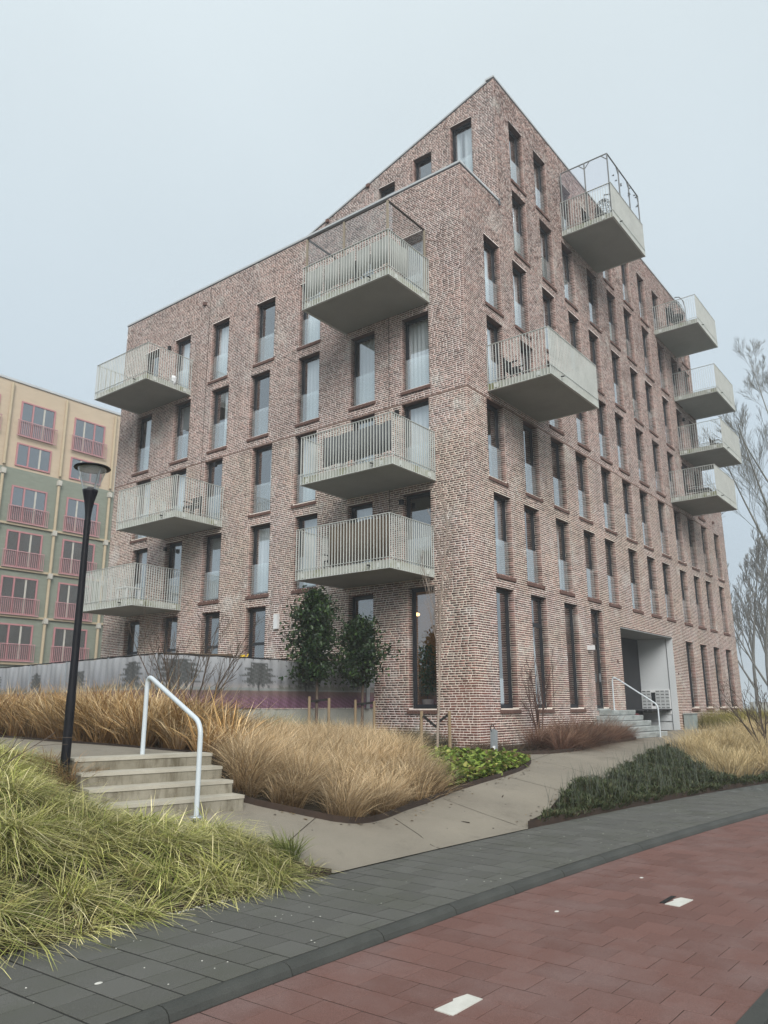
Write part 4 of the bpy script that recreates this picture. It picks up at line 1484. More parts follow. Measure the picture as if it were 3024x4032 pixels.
# red bag and boxes by the entrance
bx = MB().box(10.72, 11.35, -.60, -.12, .61, 1.52)
bx.v = [(x+rng.uniform(-.05, .05), y+rng.uniform(-.05, .05), z_+rng.uniform(-.05, .05)) for x, y, z_ in bx.v]
bx = bx.build('bag', 'red_cloth')
sm = bx.modifiers.new('sub', 'SUBSURF')
sm.levels = 2
sm.render_levels = 2
tag(bx, 'dark red bag beside the entrance stairs below the mailboxes', 'bag')

# ------------------------------------------------------------------ street lamp
LP = (-13.39, -2.27)
lz = h1(*LP)
sl = empty('street_lamp', (*LP, lz))
tag(sl, 'tall black street lamp with flat round head and clear cone, left foreground', 'street lamp')
MB().lathe([(.056, -.1), (.056, .9), (.050, 1.0), (.038, 3.25), (.038, 3.26)], (*LP, lz), 18).build('pole', 'black_metal', sl, True)
zc = lz+3.22
MB().lathe([(.038, 0), (.042, .06), (.062, .20), (.094, .33), (.10, .36), (.07, .365), (.05, .38), (.042, .40), (.012, .41)], (*LP, zc), 20).build('neck', 'black_metal', sl, True)
MB().lathe([(.088, .36), (.185, .655)], (*LP, zc), 24).build('glass_cone', 'lamp_glass', sl, True)
hd = MB().lathe([(.005, .672), (.18, .66), (.228, .655), (.236, .665), (.228, .678), (.10, .70), (.005, .705)], (*LP, zc), 28).build('lamp_head', 'black_metal', sl, True)
MB().lathe([(.005, .648), (.165, .648), (.18, .657)], (*LP, zc), 24).build('reflector', 'galv', hd, True)
for k in range(3):
    a = .6+k*2.094
    MB().tube([(LP[0]+.088*math.cos(a), LP[1]+.088*math.sin(a), zc+.36), (LP[0]+.18*math.cos(a), LP[1]+.18*math.sin(a), zc+.65)], .006, 5).build('strut', 'galv', sl)

# ------------------------------------------------------------------ retaining wall and printed screen
FA, FBp, FC = np.array([-.02, 3.6]), np.array([-7.3, 4.3]), np.array([-5.9, 18.0])
def leg(a, b, s):
    return a+(b-a)*s/np.linalg.norm(b-a)
rw = empty('retaining_wall', (-3.5, 4.0, .9))
tag(rw, 'low pale concrete wall under the printed screen beside the brick building', 'wall')
L1, L2 = np.linalg.norm(FBp-FA), np.linalg.norm(FC-FBp)
def wall_piece(a, b, z0, z1, th, name, parent):
    d = (b-a)/np.linalg.norm(b-a)
    n = np.array([-d[1], d[0]])
    if (n@(CAM[:2]-a)) > 0: n = -n
    p = [a, b, b+n*th, a+n*th]
    return MB().add([(*q, z0) for q in p]+[(*q, z1) for q in p], [(0, 1, 5, 4), (1, 2, 6, 5), (2, 3, 7, 6), (3, 0, 4, 7), (4, 5, 6, 7)]).build(name, 'wall_concrete', parent)
k = 0
while k < L1-.1:
    wall_piece(leg(FA, FBp, k+.006), leg(FA, FBp, min(k+1.5, L1)-.006), .3, 1.64, .14, 'wall_panel', rw)
    k += 1.5
k = 0
while k < L2-.1:
    wall_piece(leg(FBp, FC, k+.006), leg(FBp, FC, min(k+1.5, L2)-.006), .3, 1.64, .14, 'wall_panel', rw)
    k += 1.5
fs_ = empty('printed_screen', (-3.5, 3.95, 1.64))
tag(fs_, 'long garden screen printed with heath landscape and trees along the terrace', 'screen')
ZA, ZBt = 1.66, 2.93
TREES = [(2.75, .88, .74), (4.35, .92, .84), (6.75, .94, .98), (8.55, .90, .86), (11.3, .78, .56), (14.1, .86, .74), (17.1, .80, .6), (.75, .74, .42)]
def print_color(u, v):
    """flat print on the cloth: pale sky, tree line, heath"""
    c = np.empty((len(u), 3))
    skyc = np.array([.17, .18, .20])[None]+(np.array([.36, .37, .385])-np.array([.17, .18, .20]))[None]*np.clip((v-.35)*1.5, 0, 1)[:, None]
    warm = np.array([.33, .30, .285])
    f = np.exp(-((v-.42)/.08)**2)[:, None]
    c[:] = skyc*(1-f*.6)+warm*f*.6
    n1 = np.sin(u*17.3)*np.sin(u*7.1+1)+np.sin(u*41+v*9)*.5
    n2 = np.sin(u*61.7+v*53)*np.sin(u*33.1-v*91)
    heath = v < .38+.015*np.sin(u*2)
    hc = np.array([.16, .085, .125])[None]+np.array([.07, .035, .08])[None]*n2[:, None]
    far = np.array([.15, .105, .095])
    g_ = np.clip((v-.16)/.17, 0, 1)[:, None]
    c[heath] = (hc*(1-g_)+far*g_)[heath]
    mist = (v > .365) & (v < .41)
    c[mist] = np.array([.22, .235, .23])
    tl = (v > .395) & (v < .45+.022*np.sin(u*23)+.02*np.sin(u*57)+.03*np.sin(u*.9))
    c[tl & (np.sin(u*.8+.5) > -.35)] = np.array([.16, .165, .15])
    for (uc, ht, w) in TREES:
        top = ht
        y = (v-.39)/(top-.39)
        sk = .10*np.sin(uc*5)*(y-.4)*w
        edge = w*.5*np.sqrt(np.clip(1-((y-.40-.12*np.sin(uc*3))/.62)**2, 0, 1))*(1+.26*np.sin(v*(38+uc*3)+uc*7)+.18*np.sin(v*97+uc*3)+.14*np.sin(u*70+uc))
        k = (np.abs(u-uc-sk) < edge) & (y > .12+.08*np.sin(u*40)) & (y < 1)
        c[k] = np.array([.09, .094, .094])[None]+.03*n2[k][:, None]+.02*np.sin(u[k]*31+v[k]*77)[:, None]
        tk = (np.abs(u-uc) < .025) & (y > -.05) & (y < .3)
        c[tk] = (.05, .05, .05)
    return np.clip(c, .01, 1)
def cloth(a, b, u0, length, name):
    nu, nv = int(length/.035), 36
    U_, V_ = np.meshgrid(np.linspace(0, length, nu), np.linspace(0, 1, nv), indexing='ij')
    d = (b-a)/np.linalg.norm(b-a)
    n = np.array([-d[1], d[0]])
    if (n@(CAM[:2]-a)) < 0: n = -n
    off = .035+.010*np.sin(U_*19)+.020*np.sin(U_*2.3+V_*2)*np.sin(V_*3.1)+.012*np.sin(U_*5.7-V_*5)
    P = np.stack([a[0]+d[0]*U_+n[0]*off, a[1]+d[1]*U_+n[1]*off, ZA+(ZBt-ZA)*V_-.018*np.abs(np.sin(U_*3.3))*V_], -1).reshape(-1, 3)
    i, j = np.meshgrid(np.arange(nu-1), np.arange(nv-1), indexing='ij')
    q = np.stack([i*nv+j, (i+1)*nv+j, (i+1)*nv+j+1, i*nv+j+1], -1).reshape(-1, 4)
    return np_mesh(name, P, q, None, 'print', print_color((u0+U_).ravel(), V_.ravel()), fs_, True)
cloth(FA, FBp, 0, L1, 'printed_cloth')
cloth(FBp, FC, L1, L2, 'printed_cloth')
b = MB()
for a, c, ln in ((FA, FBp, L1), (FBp, FC, L2)):
    b.tube([(*a, ZBt+.015), (*c, ZBt+.015)], .017, 6)
b.build('top_rail', 'plastic_black', fs_)
for a, c, ln in ((FA, FBp, L1), (FBp, FC, L2)):
    k = .05
    while k < ln:
        p = leg(a, c, k)
        MB().box(p[0]-.03, p[0]+.03, p[1]-.0, p[1]+.05, 1.64, ZBt+.01).build('fence_post', 'galv', fs_)
        k += 2.4
b = MB()
for a, c, ln in ((FA, FBp, L1), (FBp, FC, L2)):
    k = .1
    while k < ln:
        p = leg(a, c, k)
        b.tube([(p[0]-.01, p[1]-.05, ZBt-.05), (p[0], p[1]-.045, ZBt+.04)], .008, 4)
        b.tube([(p[0]-.01, p[1]-.05, ZA-.03), (p[0], p[1]-.045, ZA+.04)], .008, 4)
        k += .28
tag(b.build('cable_ties', 'plastic_black', fs_), kind='stuff')
MB().box(-.42, -.28, 3.53, 3.56, 1.64, 3.05).build('end_post', 'galv', fs_)
# rolled mat and yellow watering can behind the screen
o = MB().tube([(-5.9, 6.0, 3.04), (-3.9, 5.6, 3.07)], .07, 8).build('rolled_mat', 'reed')
tag(o, 'dark rolled mat lying above the edge of the printed screen', 'mat')
wc = empty('watering_can', (-3.7, 5.4, 2.9))
tag(wc, 'small yellow watering can showing above the printed screen', 'watering can')
MB().lathe([(.01, 0), (.09, 0), (.085, .18), (.05, .2)], (-3.7, 5.4, 2.93), 12).build('body', 'yellow', wc)
MB().tube([(-3.62, 5.4, 2.95), (-3.50, 5.38, 3.16)], .018, 6).build('spout', 'yellow', wc)
MB().box(-6.2, -3.3, 5.2, 6.3, 1.6, 2.93).build('planter_box', 'dark_wood')
tag(bpy.context.scene.objects['planter_box'], 'dark planter box behind the printed screen on the terrace', 'planter')
trc = MB().add([(0, 3.75, 1.6), (-7.15, 4.45, 1.6), (-5.75, 18, 1.6), (0, 18, 1.6)], [(0, 1, 2, 3)]).build('terrace', 'path_concrete')
tag(trc, kind='structure')

# ------------------------------------------------------------------ steel edging of the beds
def edging(name, line, label, up=.09, th=.008):
    q = np.array(densify(line, .15, False))
    hz = H(q[:, 0], q[:, 1])
    t_ = np.gradient(q, axis=0)
    t_ /= np.linalg.norm(t_, axis=1)[:, None]
    n = np.stack([-t_[:, 1], t_[:, 0]], 1)*th/2
    vs = []
    for i in range(len(q)):
        for sg, z in ((-1, -.12), (-1, up), (1, up), (1, -.12)):
            vs.append((q[i, 0]+sg*n[i, 0], q[i, 1]+sg*n[i, 1], hz[i]+z))
    fs = []
    for i in range(len(q)-1):
        for k in range(3):
            fs.append((4*i+k, 4*i+k+1, 4*(i+1)+k+1, 4*(i+1)+k))
    tag(MB().add(vs, fs).build(name, 'corten'), label, 'edging', 'rusty steel bed edging')
edging('steel_edging', bed_front, 'rusty steel edging round the tan grass and leafy green bed')
edging('steel_edging', [(-2.9, -.5), (-3.0, -1.5), (-2.7, -2.6)], 'rusty steel edging at the back of the leafy green bed')
edging('steel_edging', [(-1.75, -.4), (-1.75, -1.2)]+red_front, 'rusty steel edging of the reddish grass bed along the brick wall')
edging('steel_edging', [(x, float(back_y(x))+.03) for x in np.arange(26, -8.1, -.5)]+right_edge[:30], 'rusty steel edging of the dark green bed along the grey sidewalk')
edging('steel_edging', [(x, float(back_y(x))+.02) for x in np.arange(-26, -12.2, .5)]+mound_edge[:8], 'rusty steel edging half hidden under the yellow green grass', .05)
edging('steel_edging', [(-11.35, -2.75), (-11.05, -1.2), (-10.8, .8), (-10.5, 4), (-10.1, 9)], 'rusty steel edging between upper path and tall brown grass', .05)

# ------------------------------------------------------------------ grasses
def scatter(poly, n):
    p = np.array(poly)
    lo, hi = p.min(0), p.max(0)
    out = np.empty((0, 2))
    while len(out) < n:
        c = rng.uniform(lo, hi, (n*2, 2))
        out = np.concatenate([out, c[inside(poly, c[:, 0], c[:, 1])]])
    return out[:n]
def blades(name, base, az, ln, lean, droop, wid, col, mat='grass_blade', tipcol=None, twist=1.2):
    """base (n,3); every blade is a tapering ribbon that arches over"""
    n = len(base)
    ts = np.array([0, .38, .72, 1.0])
    dirx, diry = np.cos(az), np.sin(az)
    wa = az+np.pi/2+rng.uniform(-twist, twist, n)
    V = np.empty((n, 7, 3), np.float32)
    for i, t_ in enumerate(ts):
        hx = ln*(np.sin(lean)*t_+droop*t_*t_*.75)
        hz = ln*(np.cos(lean)*t_-droop*t_*t_*.62)
        c = np.stack([base[:, 0]+dirx*hx, base[:, 1]+diry*hx, base[:, 2]+hz], 1)
        if i < 3:
            w = wid*(.8, 1.0, .7)[i]*.5
            o = np.stack([np.cos(wa)*w, np.sin(wa)*w, np.zeros(n)], 1)
            V[:, 2*i] = c-o
            V[:, 2*i+1] = c+o
        else:
            V[:, 6] = c
    k = 7*np.arange(n)[:, None]
    q = np.concatenate([k+np.array([[0, 1, 3, 2]]), k+np.array([[2, 3, 5, 4]])])
    tr_ = k+np.array([[4, 5, 6]])
    C = np.repeat(col[:, None, :], 7, 1)
    if tipcol is not None:
        f = np.array([0, 0, .35, .35, .75, .75, 1.0])[None, :, None]
        C = C*(1-f)+tipcol[:, None, :]*f
    o = np_mesh(name, V.reshape(-1, 3), q, tr_, mat, C.reshape(-1, 3))
    return tag(o, kind='stuff')
def tussocks(name, poly, nclump, per, rad_, hmean, lean, droop, wid, palette, tips, label, cat, hvar=.25, seed_h=None, keep=None, clump_var=.38):
    cen = scatter(poly, nclump)
    if keep is not None: cen = cen[keep(cen)]
    m_ = len(cen)
    ch = hmean*rng.uniform(1-clump_var, 1+clump_var, m_)
    cp = rng.integers(0, len(palette), m_)
    idx = np.repeat(np.arange(m_), per)
    n = len(idx)
    r = rad_*np.sqrt(rng.random(n))*rng.uniform(.6, 1.2, m_)[idx]
    a = rng.uniform(0, 2*np.pi, n)
    x = cen[idx, 0]+r*np.cos(a)*.55
    y = cen[idx, 1]+r*np.sin(a)*.55
    z = H(x, y)-.01
    az = a+rng.normal(0, .5, n)
    ln = ch[idx]*rng.uniform(1-hvar, 1+hvar, n)
    le = np.clip(rng.normal(lean, lean*.5, n)*(0.35+r/rad_), 0, 1.25)
    dr = np.clip(rng.normal(droop, droop*.35, n), 0, 1.35)
    w = wid*rng.choice((.55, .8, 1.0, 1.5), n)*rng.uniform(.85, 1.15, n)
    pal = np.array(palette)
    tp = np.array(tips)
    mixr = rng.random(n)
    pi_ = np.where(mixr < .6, cp[idx], rng.integers(0, len(palette), n))
    tone = rng.uniform(.68, 1.28, m_)*(1+.22*np.sin(cen[:, 0]*1.7+1)*np.sin(cen[:, 1]*2.1))
    br = (rng.uniform(.75, 1.25, n)*tone[idx])[:, None]
    fa = 2.4*np.sin(cen[:, 0]*.9+.7)*np.cos(cen[:, 1]*1.1)+rng.normal(0, .6, m_)
    az = np.arctan2(np.sin(az)+.55*np.sin(fa[idx]), np.cos(az)+.55*np.cos(fa[idx]))
    o = blades(name, np.stack([x, y, z], 1), az, ln, le, dr, w, pal[pi_]*br, tipcol=tp[rng.integers(0, len(tp), n)]*br)
    return tag(o, label, cat)
# 1 yellow-green sedge bank in the left foreground
bank = [(x, float(back_y(x))+.02) for x in np.arange(-20, -12.5, .5)]+[(-12.3, -5.48), (-12.45, -5.05), (-12.7, -4.45), (-13.2, -3.85), (-13.65, -3.5), (-13.75, -2.6), (-13.55, -1.5), (-13.6, .5), (-13.4, 3), (-17, 5), (-21, 2)]
def bank_keep(c):
    v = c-CAM[:2]
    dep = v@np.array([math.cos(YAW), math.sin(YAW)])
    lat = v@_r[:2]
    return (dep > .5) & (np.abs(lat) < dep*.56+1.2)
gp = [(.24, .24, .058), (.31, .285, .09), (.14, .175, .036), (.19, .205, .045), (.38, .33, .14), (.075, .115, .02)]  # root colours darkened to paint in the self-shadow inside the tussocks
gt = [(.78, .71, .33), (.64, .61, .22), (.44, .475, .12), (.88, .78, .48), (.74, .68, .30), (.24, .30, .06)]
tussocks('sedge_grass', bank, 1050, 165, .20, .33, .72, 1.18, .0072, gp, gt, 'yellow green sedge tussocks on the bank in the left foreground', 'grass', keep=bank_keep)
bank2 = scatter(bank, 42000)
bank2 = bank2[bank_keep(bank2)]
n = len(bank2)
pal = np.array([(.12, .15, .035), (.22, .20, .07), (.28, .22, .10), (.10, .13, .03)])
tag(blades('grass_thatch', np.column_stack([bank2, H(bank2[:, 0], bank2[:, 1])-.01]), rng.uniform(0, 6.28, n), rng.uniform(.14, .30, n), rng.uniform(.2, 1.0, n), rng.uniform(.3, 1.0, n), .0075*rng.uniform(.7, 1.3, n), pal[rng.integers(0, 4, n)]*rng.uniform(.7, 1.5, n)[:, None]), 'short green and straw grass between the sedge tussocks', 'grass')
# dry reddish tuft at the lamp foot
ft = [(-13.75, -2.7), (-13.0, -2.9), (-12.95, -2.0), (-13.6, -1.6)]
tussocks('dry_tuft', [(LP[0]-.45, LP[1]-.35), (LP[0]+.3, LP[1]-.4), (LP[0]+.3, LP[1]+.2), (LP[0]-.45, LP[1]+.3)], 9, 70, .2, .38, .6, .5, .006, [(.20, .12, .06), (.26, .17, .08)], [(.34, .22, .11)], 'dry reddish grass tuft round the foot of the black lamp post', 'grass')
# 2 tall brown grass behind the upper path
brown = [(-11.2, -2.2), (-10.85, -1.0), (-10.65, .8), (-10.35, 4), (-9.9, 9), (-9.2, 15), (-7.2, 15), (-7.55, 9), (-7.75, 4.9), (-7.6, 2.2), (-8.4, .5), (-9.3, -.8), (-10.2, -2.0)]
bp = [(.13, .065, .022), (.18, .09, .032), (.23, .13, .05), (.10, .05, .018)]
bt = [(.60, .42, .20), (.42, .26, .10), (.70, .54, .32), (.28, .16, .06)]
tussocks('brown_grass', brown, 430, 80, .24, .98, .24, .52, .0145, bp, bt, 'tall russet brown ornamental grass behind the upper path', 'grass')
# 3 tan grass bed in the middle
tan = [p for p in bed_front if p[0] < -7.6]
tan = [(p[0]+.06, p[1]+.12) for p in tan]+[(-7.3, -3.5), (-6.6, -2.7), (-5.3, -1.5), (-4.2, -.2), (-3.4, .9), (-3.0, 2.0), (-3.4, 2.5), (-5.8, 2.6), (-7.6, 2.2), (-8.4, .5), (-9.3, -.8), (-10.2, -2.0), (-11.1, -2.6)]
tp_ = [(.18, .105, .045), (.25, .16, .075), (.30, .20, .10), (.14, .08, .035)]  # roots kept dark, shade inside the tan clumps put into the colour
tt_ = [(.70, .54, .33), (.60, .44, .25), (.80, .64, .42), (.46, .32, .17)]
tussocks('tan_grass', tan, 560, 135, .24, .62, .34, .62, .0058, tp_, tt_, 'fine tan ornamental grass in the bed before the brick corner', 'grass')
# grey-green clumps before the retaining wall
gg = [(-7.3, 2.6), (-2.6, 2.4), (-2.2, 3.3), (-7.3, 3.9)]
tussocks('grey_green_grass', gg, 26, 90, .28, .62, .25, .3, .007, [(.14, .17, .10), (.11, .14, .08)], [(.26, .27, .17)], 'grey green grass clumps at the foot of the low concrete wall', 'grass')
# dark scrub between tan bed and building corner
sc = [(-2.9, .9), (-.15, .25), (-.15, 3.2), (-2.6, 2.6)]
tussocks('dark_scrub', sc, 60, 80, .3, .42, .5, .3, .006, [(.075, .06, .035), (.06, .065, .03), (.10, .075, .045)], [(.15, .11, .07), (.11, .11, .06)], 'low dark dead scrub at the foot of the brick corner', 'scrub')
sc2 = [(-1.7, -1.1), (-1.0, -1.9), (.2, -1.7), (.2, -.12), (-1.6, -.1)]
tussocks('dark_scrub', sc2, 26, 60, .25, .26, .6, .3, .006, [(.06, .055, .03), (.08, .05, .035)], [(.13, .09, .06)], 'low dark dead scrub right of the brick corner', 'scrub')
# 4 reddish grass along the right face
redp = [(p[0], p[1]+.14) for p in red_front if p[0] > -.2]+[(7.1, -.9), (4, -.8), (1, -1.1), (.1, -1.6)]
tussocks('reddish_grass', redp, 62, 270, .34, .82, .75, .60, .0075, [(.115, .055, .038), (.155, .078, .052), (.09, .045, .033)], [(.22, .135, .09), (.17, .09, .06), (.28, .19, .13)], 'reddish brown arching grass along the brick wall', 'grass')
# 5 right bed: pale grass behind, dark sage in front
rt = [(3.0, -4.15), (6, -3.9), (10, -3.55), (16, -3.4), (22, -3.4), (24, -7.5), (14, -7.6), (7.5, -7.2), (3.5, -6.9), (-.5, -6.35), (.8, -5.4)]
tussocks('pale_grass', rt, 430, 105, .30, .66, .32, .42, .007, [(.34, .24, .105), (.42, .31, .15), (.27, .18, .075)], [(.60, .48, .27), (.50, .38, .19), (.66, .54, .33)], 'pale straw grass in the bed at the right edge', 'grass')
tussocks('green_scrub', [(17.6, -2.6), (28, -2.2), (28, -.3), (18.2, -.3)], 130, 70, .35, .75, .3, .2, .010, [(.16, .15, .035), (.12, .12, .04)], [(.27, .23, .06)], 'yellowish green scrub below the far ground floor windows', 'scrub')
sage = [(x, float(back_y(x))+.0) for x in np.arange(-8.0, 8.1, .5)]+[(7.5, -7.3), (3.5, -7.0), (-.6, -6.45), (.7, -5.4), (2.6, -4.25), (-2, -4.8), (-5, -5.15), (-7.2, -5.6)]
cs_ = scatter(sage, 5200)
n = len(cs_)
idx = np.repeat(np.arange(n), 15)
mnd = .20+.10*np.sin(cs_[:, 0]*1.9)*np.sin(cs_[:, 1]*2.3+1)+.10*np.sin(cs_[:, 0]*5+cs_[:, 1]*4)
edge_ = np.minimum(cs_[:, 1]-back_y(cs_[:, 0]), 1.0)
mnd = np.clip(mnd*(.55+.65*edge_), .08, .25)
nn = len(idx)
t0 = rng.random(nn)
a = rng.uniform(0, 6.28, nn)
bx_ = cs_[idx, 0]+np.cos(a)*.02
by_ = cs_[idx, 1]+np.sin(a)*.02
bz_ = H(cs_[:, 0], cs_[:, 1])[idx]+mnd[idx]*(.25+.75*t0)
pal = np.array([(.058, .078, .032), (.080, .10, .042), (.045, .062, .024), (.11, .125, .065), (.075, .062, .03)])
sg = blades('sage_cover', np.stack([bx_, by_, bz_], 1), a, rng.uniform(.05, .105, nn), rng.uniform(.35, 1.1, nn), rng.uniform(0, .5, nn), .013*rng.uniform(.7, 1.2, nn), pal[rng.integers(0, 5, nn)]*rng.uniform(.8, 1.2, nn)[:, None], twist=.4)
tag(sg, 'dark green sage ground cover in the bed along the grey sidewalk', 'ground cover')
sp_ = cs_[rng.random(n) < .16]
ns = len(sp_)
tag(blades('sage_stalks', np.column_stack([sp_, H(sp_[:, 0], sp_[:, 1])+.15]), rng.uniform(0, 6.28, ns), rng.uniform(.25, .48, ns), rng.uniform(0, .3, ns), rng.uniform(0, .2, ns), np.full(ns, .006), np.tile([(.10, .115, .09)], (ns, 1))), 'thin upright grey stalks over the sage bed', 'ground cover')
# 6 leafy green ground cover
gcv = [(-7.5, -3.8), (-6.6, -3.75), (-5.6, -3.7), (-3.9, -3.4), (-2.95, -3.0), (-2.85, -2.5), (-3.1, -1.4), (-3.0, -.5), (-3.4, .6), (-4.2, -.2), (-5.3, -1.5), (-6.6, -2.7), (-7.3, -3.5)]
lc = scatter(gcv, 4200)
def leaves(name, P, size, col, mat, tilt=.7, aspect=1.25, parent=None, az=None, fold=.18, el=None):
    n = len(P)
    az = rng.uniform(0, 6.28, n) if az is None else az
    el = rng.normal(0, tilt, n) if el is None else el
    ro = rng.normal(0, tilt*.7, n)
    f = np.stack([np.cos(az)*np.cos(el), np.sin(az)*np.cos(el), np.sin(el)], 1)
    s0_ = np.stack([-np.sin(az), np.cos(az), np.zeros(n)], 1)
    u0 = np.cross(f, s0_)
    s_ = s0_*np.cos(ro)[:, None]+u0*np.sin(ro)[:, None]
    u_ = np.cross(f, s_)
    ln = (size*aspect)[:, None]
    w = (size*.5)[:, None]
    V = np.empty((n, 6, 3))
    V[:, 0] = P
    V[:, 1] = P+f*ln*.35+s_*w*.95+u_*w*fold*2
    V[:, 2] = P+f*ln*.75+s_*w*.65+u_*w*fold
    V[:, 3] = P+f*ln
    V[:, 4] = P+f*ln*.75-s_*w*.65+u_*w*fold
    V[:, 5] = P+f*ln*.35-s_*w*.95+u_*w*fold*2
    k = 6*np.arange(n)[:, None]
    q = np.concatenate([k+np.array([[0, 1, 2, 3]]), k+np.array([[0, 3, 4, 5]])])
    return np_mesh(name, V.reshape(-1, 3), q, None, mat, np.repeat(col, 6, 0), parent)
n = len(lc)*2
ii = np.repeat(np.arange(len(lc)), 2)
lp = np.column_stack([lc[ii]+rng.normal(0, .05, (n, 2)), H(lc[ii, 0], lc[ii, 1])+rng.uniform(.02, .16, n)])
pal = np.array([(.24, .33, .05), (.34, .42, .09), (.15, .23, .04), (.46, .44, .13), (.16, .12, .04)])
gl = leaves('leafy_ground_cover', lp, rng.uniform(.05, .12, n), pal[rng.choice(5, n, p=[.28, .18, .30, .08, .16])]*rng.uniform(.5, 1.05, n)[:, None], 'groundcover_leaf', .45, 1.1)
tag(gl, 'bright yellow green round leaved plants behind the steel edging', 'ground cover', kind='stuff')
st_ = lc[:60]
tag(blades('seed_stalks', np.column_stack([st_, H(st_[:, 0], st_[:, 1])]), rng.uniform(0, 6.28, 60), rng.uniform(.35, .62, 60), rng.uniform(0, .12, 60), np.zeros(60), np.full(60, .008), np.tile([(.04, .03, .022)], (60, 1))), 'thin dark dead stalks standing in the leafy green bed', 'stalks')
# single green tuft at the tip of the bank
tussocks('green_tuft', [(-12.55, -5.2), (-12.3, -5.2), (-12.3, -4.95), (-12.55, -4.95)], 3, 90, .16, .30, .45, .35, .008, [(.10, .15, .04), (.15, .19, .05)], [(.26, .28, .09)], 'small fresh green tuft at the path end of the grass bank', 'grass')

# ------------------------------------------------------------------ trees and shrubs
class Bare:
    """bare woody plant: limbs as tapering tubes, twigs as thin three sided tubes"""
    def __init__(self, seed):
        self.r = random.Random(seed)
        self.trunk, self.limb = MB(), MB()
        self.thin = .62
        self.tips = []
    def grow(self, p, d, ln, r0, depth, spread, up, kids, shrink=.62, wob=.12, nseg=4, mb=None, minr=.003, start=.25):
        r = self.r
        pts, rad_ = [Vector(p)], [r0]
        dd = Vector(d).normalized()
        q = Vector(p)
        for i in range(nseg):
            dd = (dd+Vector((r.uniform(-wob, wob), r.uniform(-wob, wob), r.uniform(-wob, wob)+up*.25))).normalized()
            q = q+dd*ln/nseg
            pts.append(q.copy())
            rad_.append(max(r0*(1-.72*(i+1)/nseg), minr))
        n = 9 if r0 > .1 else (5 if r0 > .02 else 3)
        (mb or self.limb).tube(pts, rad_, n, cap=False)
        if depth == 0:
            self.tips.append(pts[-1])
            return
        for k in range(kids):
            f = start+(1-start)*(k+r.random())/kids
            i = min(int(f*nseg), nseg-1)
            t_ = f*nseg-i
            bp = pts[i].lerp(pts[i+1], t_)
            br = rad_[i]*(1-t_)+rad_[i+1]*t_
            a = r.uniform(0, 6.283)
            ax_ = (pts[i+1]-pts[i]).normalized()
            side = ax_.orthogonal().normalized()
            side.rotate(Matrix.Rotation(a, 3, ax_))
            nd_ = ax_*math.cos(spread)+side*math.sin(spread)+Vector((0, 0, up))
            self.grow(bp, nd_, ln*shrink*r.uniform(.7, 1.15)*(1.15-.55*f), max(br*self.thin, minr), depth-1, spread, up, kids, shrink, wob*1.15, 3, None, minr)
def bare_tree(name, loc, height, r0, seed, mat, label, cat='tree', group=None, depth=3, spread=.7, up=.25, kids=8, shrink=.5, d=(0, 0, 1), stems=1, minr=.004, start=.25, stem_spread=.35, wob=.08, thin=.62):
    b = Bare(seed)
    b.thin = thin
    t_ = empty(name, loc)
    for s in range(stems):
        dd = Vector(d)
        if stems > 1:
            a = s*6.283/stems+b.r.uniform(-.4, .4)
            dd = Vector((math.cos(a)*stem_spread*b.r.uniform(.4, 1.3), math.sin(a)*stem_spread*b.r.uniform(.4, 1.3), 1))
        b.grow(loc, dd, height*b.r.uniform(.8, 1.05) if stems > 1 else height, r0, depth, spread, up, kids, shrink, wob, 9 if stems == 1 else 6, b.trunk, minr, start)
    b.trunk.build('trunk' if stems == 1 else 'stems', mat, t_, True)
    b.limb.build('branches', mat, t_, True)
    return tag(t_, label, cat, group)
def gz(x, y, dz=-.05): return (x, y, h1(x, y)+dz)
# tall poplar right of the building and its neighbours
bare_tree('poplar_tree', (41.0, -.6, .5), 22.5, .55, 13, 'bark_pale', 'big bare poplar with a thick dark trunk at the right edge', depth=4, spread=.58, up=.24, kids=9, shrink=.50, minr=.0085, start=.06, wob=.05, d=(.01, -.01, 1), thin=.28)
bare_tree('bare_tree', (40.5, 7.5, .6), 17, .32, 12, 'bark_grey', 'bare tree with wide limbs just behind the right end of the building', depth=4, spread=.75, up=.22, kids=7, shrink=.52, minr=.010, start=.22, wob=.10, thin=.5)
for i, (x, y, h_, sd_, lab) in enumerate(((64, 6, 15, 21, 'hazy bare tree farthest left of those beyond the right end'), (66, 1, 16, 22, 'hazy bare tree just left of the big poplar trunk'), (70, -4, 14, 23, 'hazy bare tree behind the big poplar trunk'))):
    bare_tree('far_tree', (x, y, .5), h_, .20, sd_, 'bark_far', lab, 'tree', 'hazy trees far right', depth=3, spread=.55, up=.35, kids=8, shrink=.5, minr=.022, start=.15)
far_src = [o for o in COL.objects if o.name.startswith('far_tree')]
for i, (x, y, sc_) in enumerate(((72, 9, 1.0), (76, 4.5, 1.1), (80, 7, 1.15), (74, 2.2, .95), (84, 2, 1.2), (90, 10, 1.25), (78, -1, 1.0), (88, -4, 1.1), (70, 12, .9), (95, 4, 1.3))):
    src = far_src[i % 3]
    c = src.copy()
    link(c)
    c.location = (x, y, .5)
    c.rotation_euler = (0, 0, i*1.7)
    c.scale = (sc_, sc_, sc_)
    c['label'] = 'hazy bare tree in the far row seen past the right end of the building'
    c['group'] = 'far row of hazy trees'
    for ch in src.children:
        d = ch.copy()
        link(d)
        d.parent = c
        d.matrix_parent_inverse = ch.matrix_parent_inverse.copy()
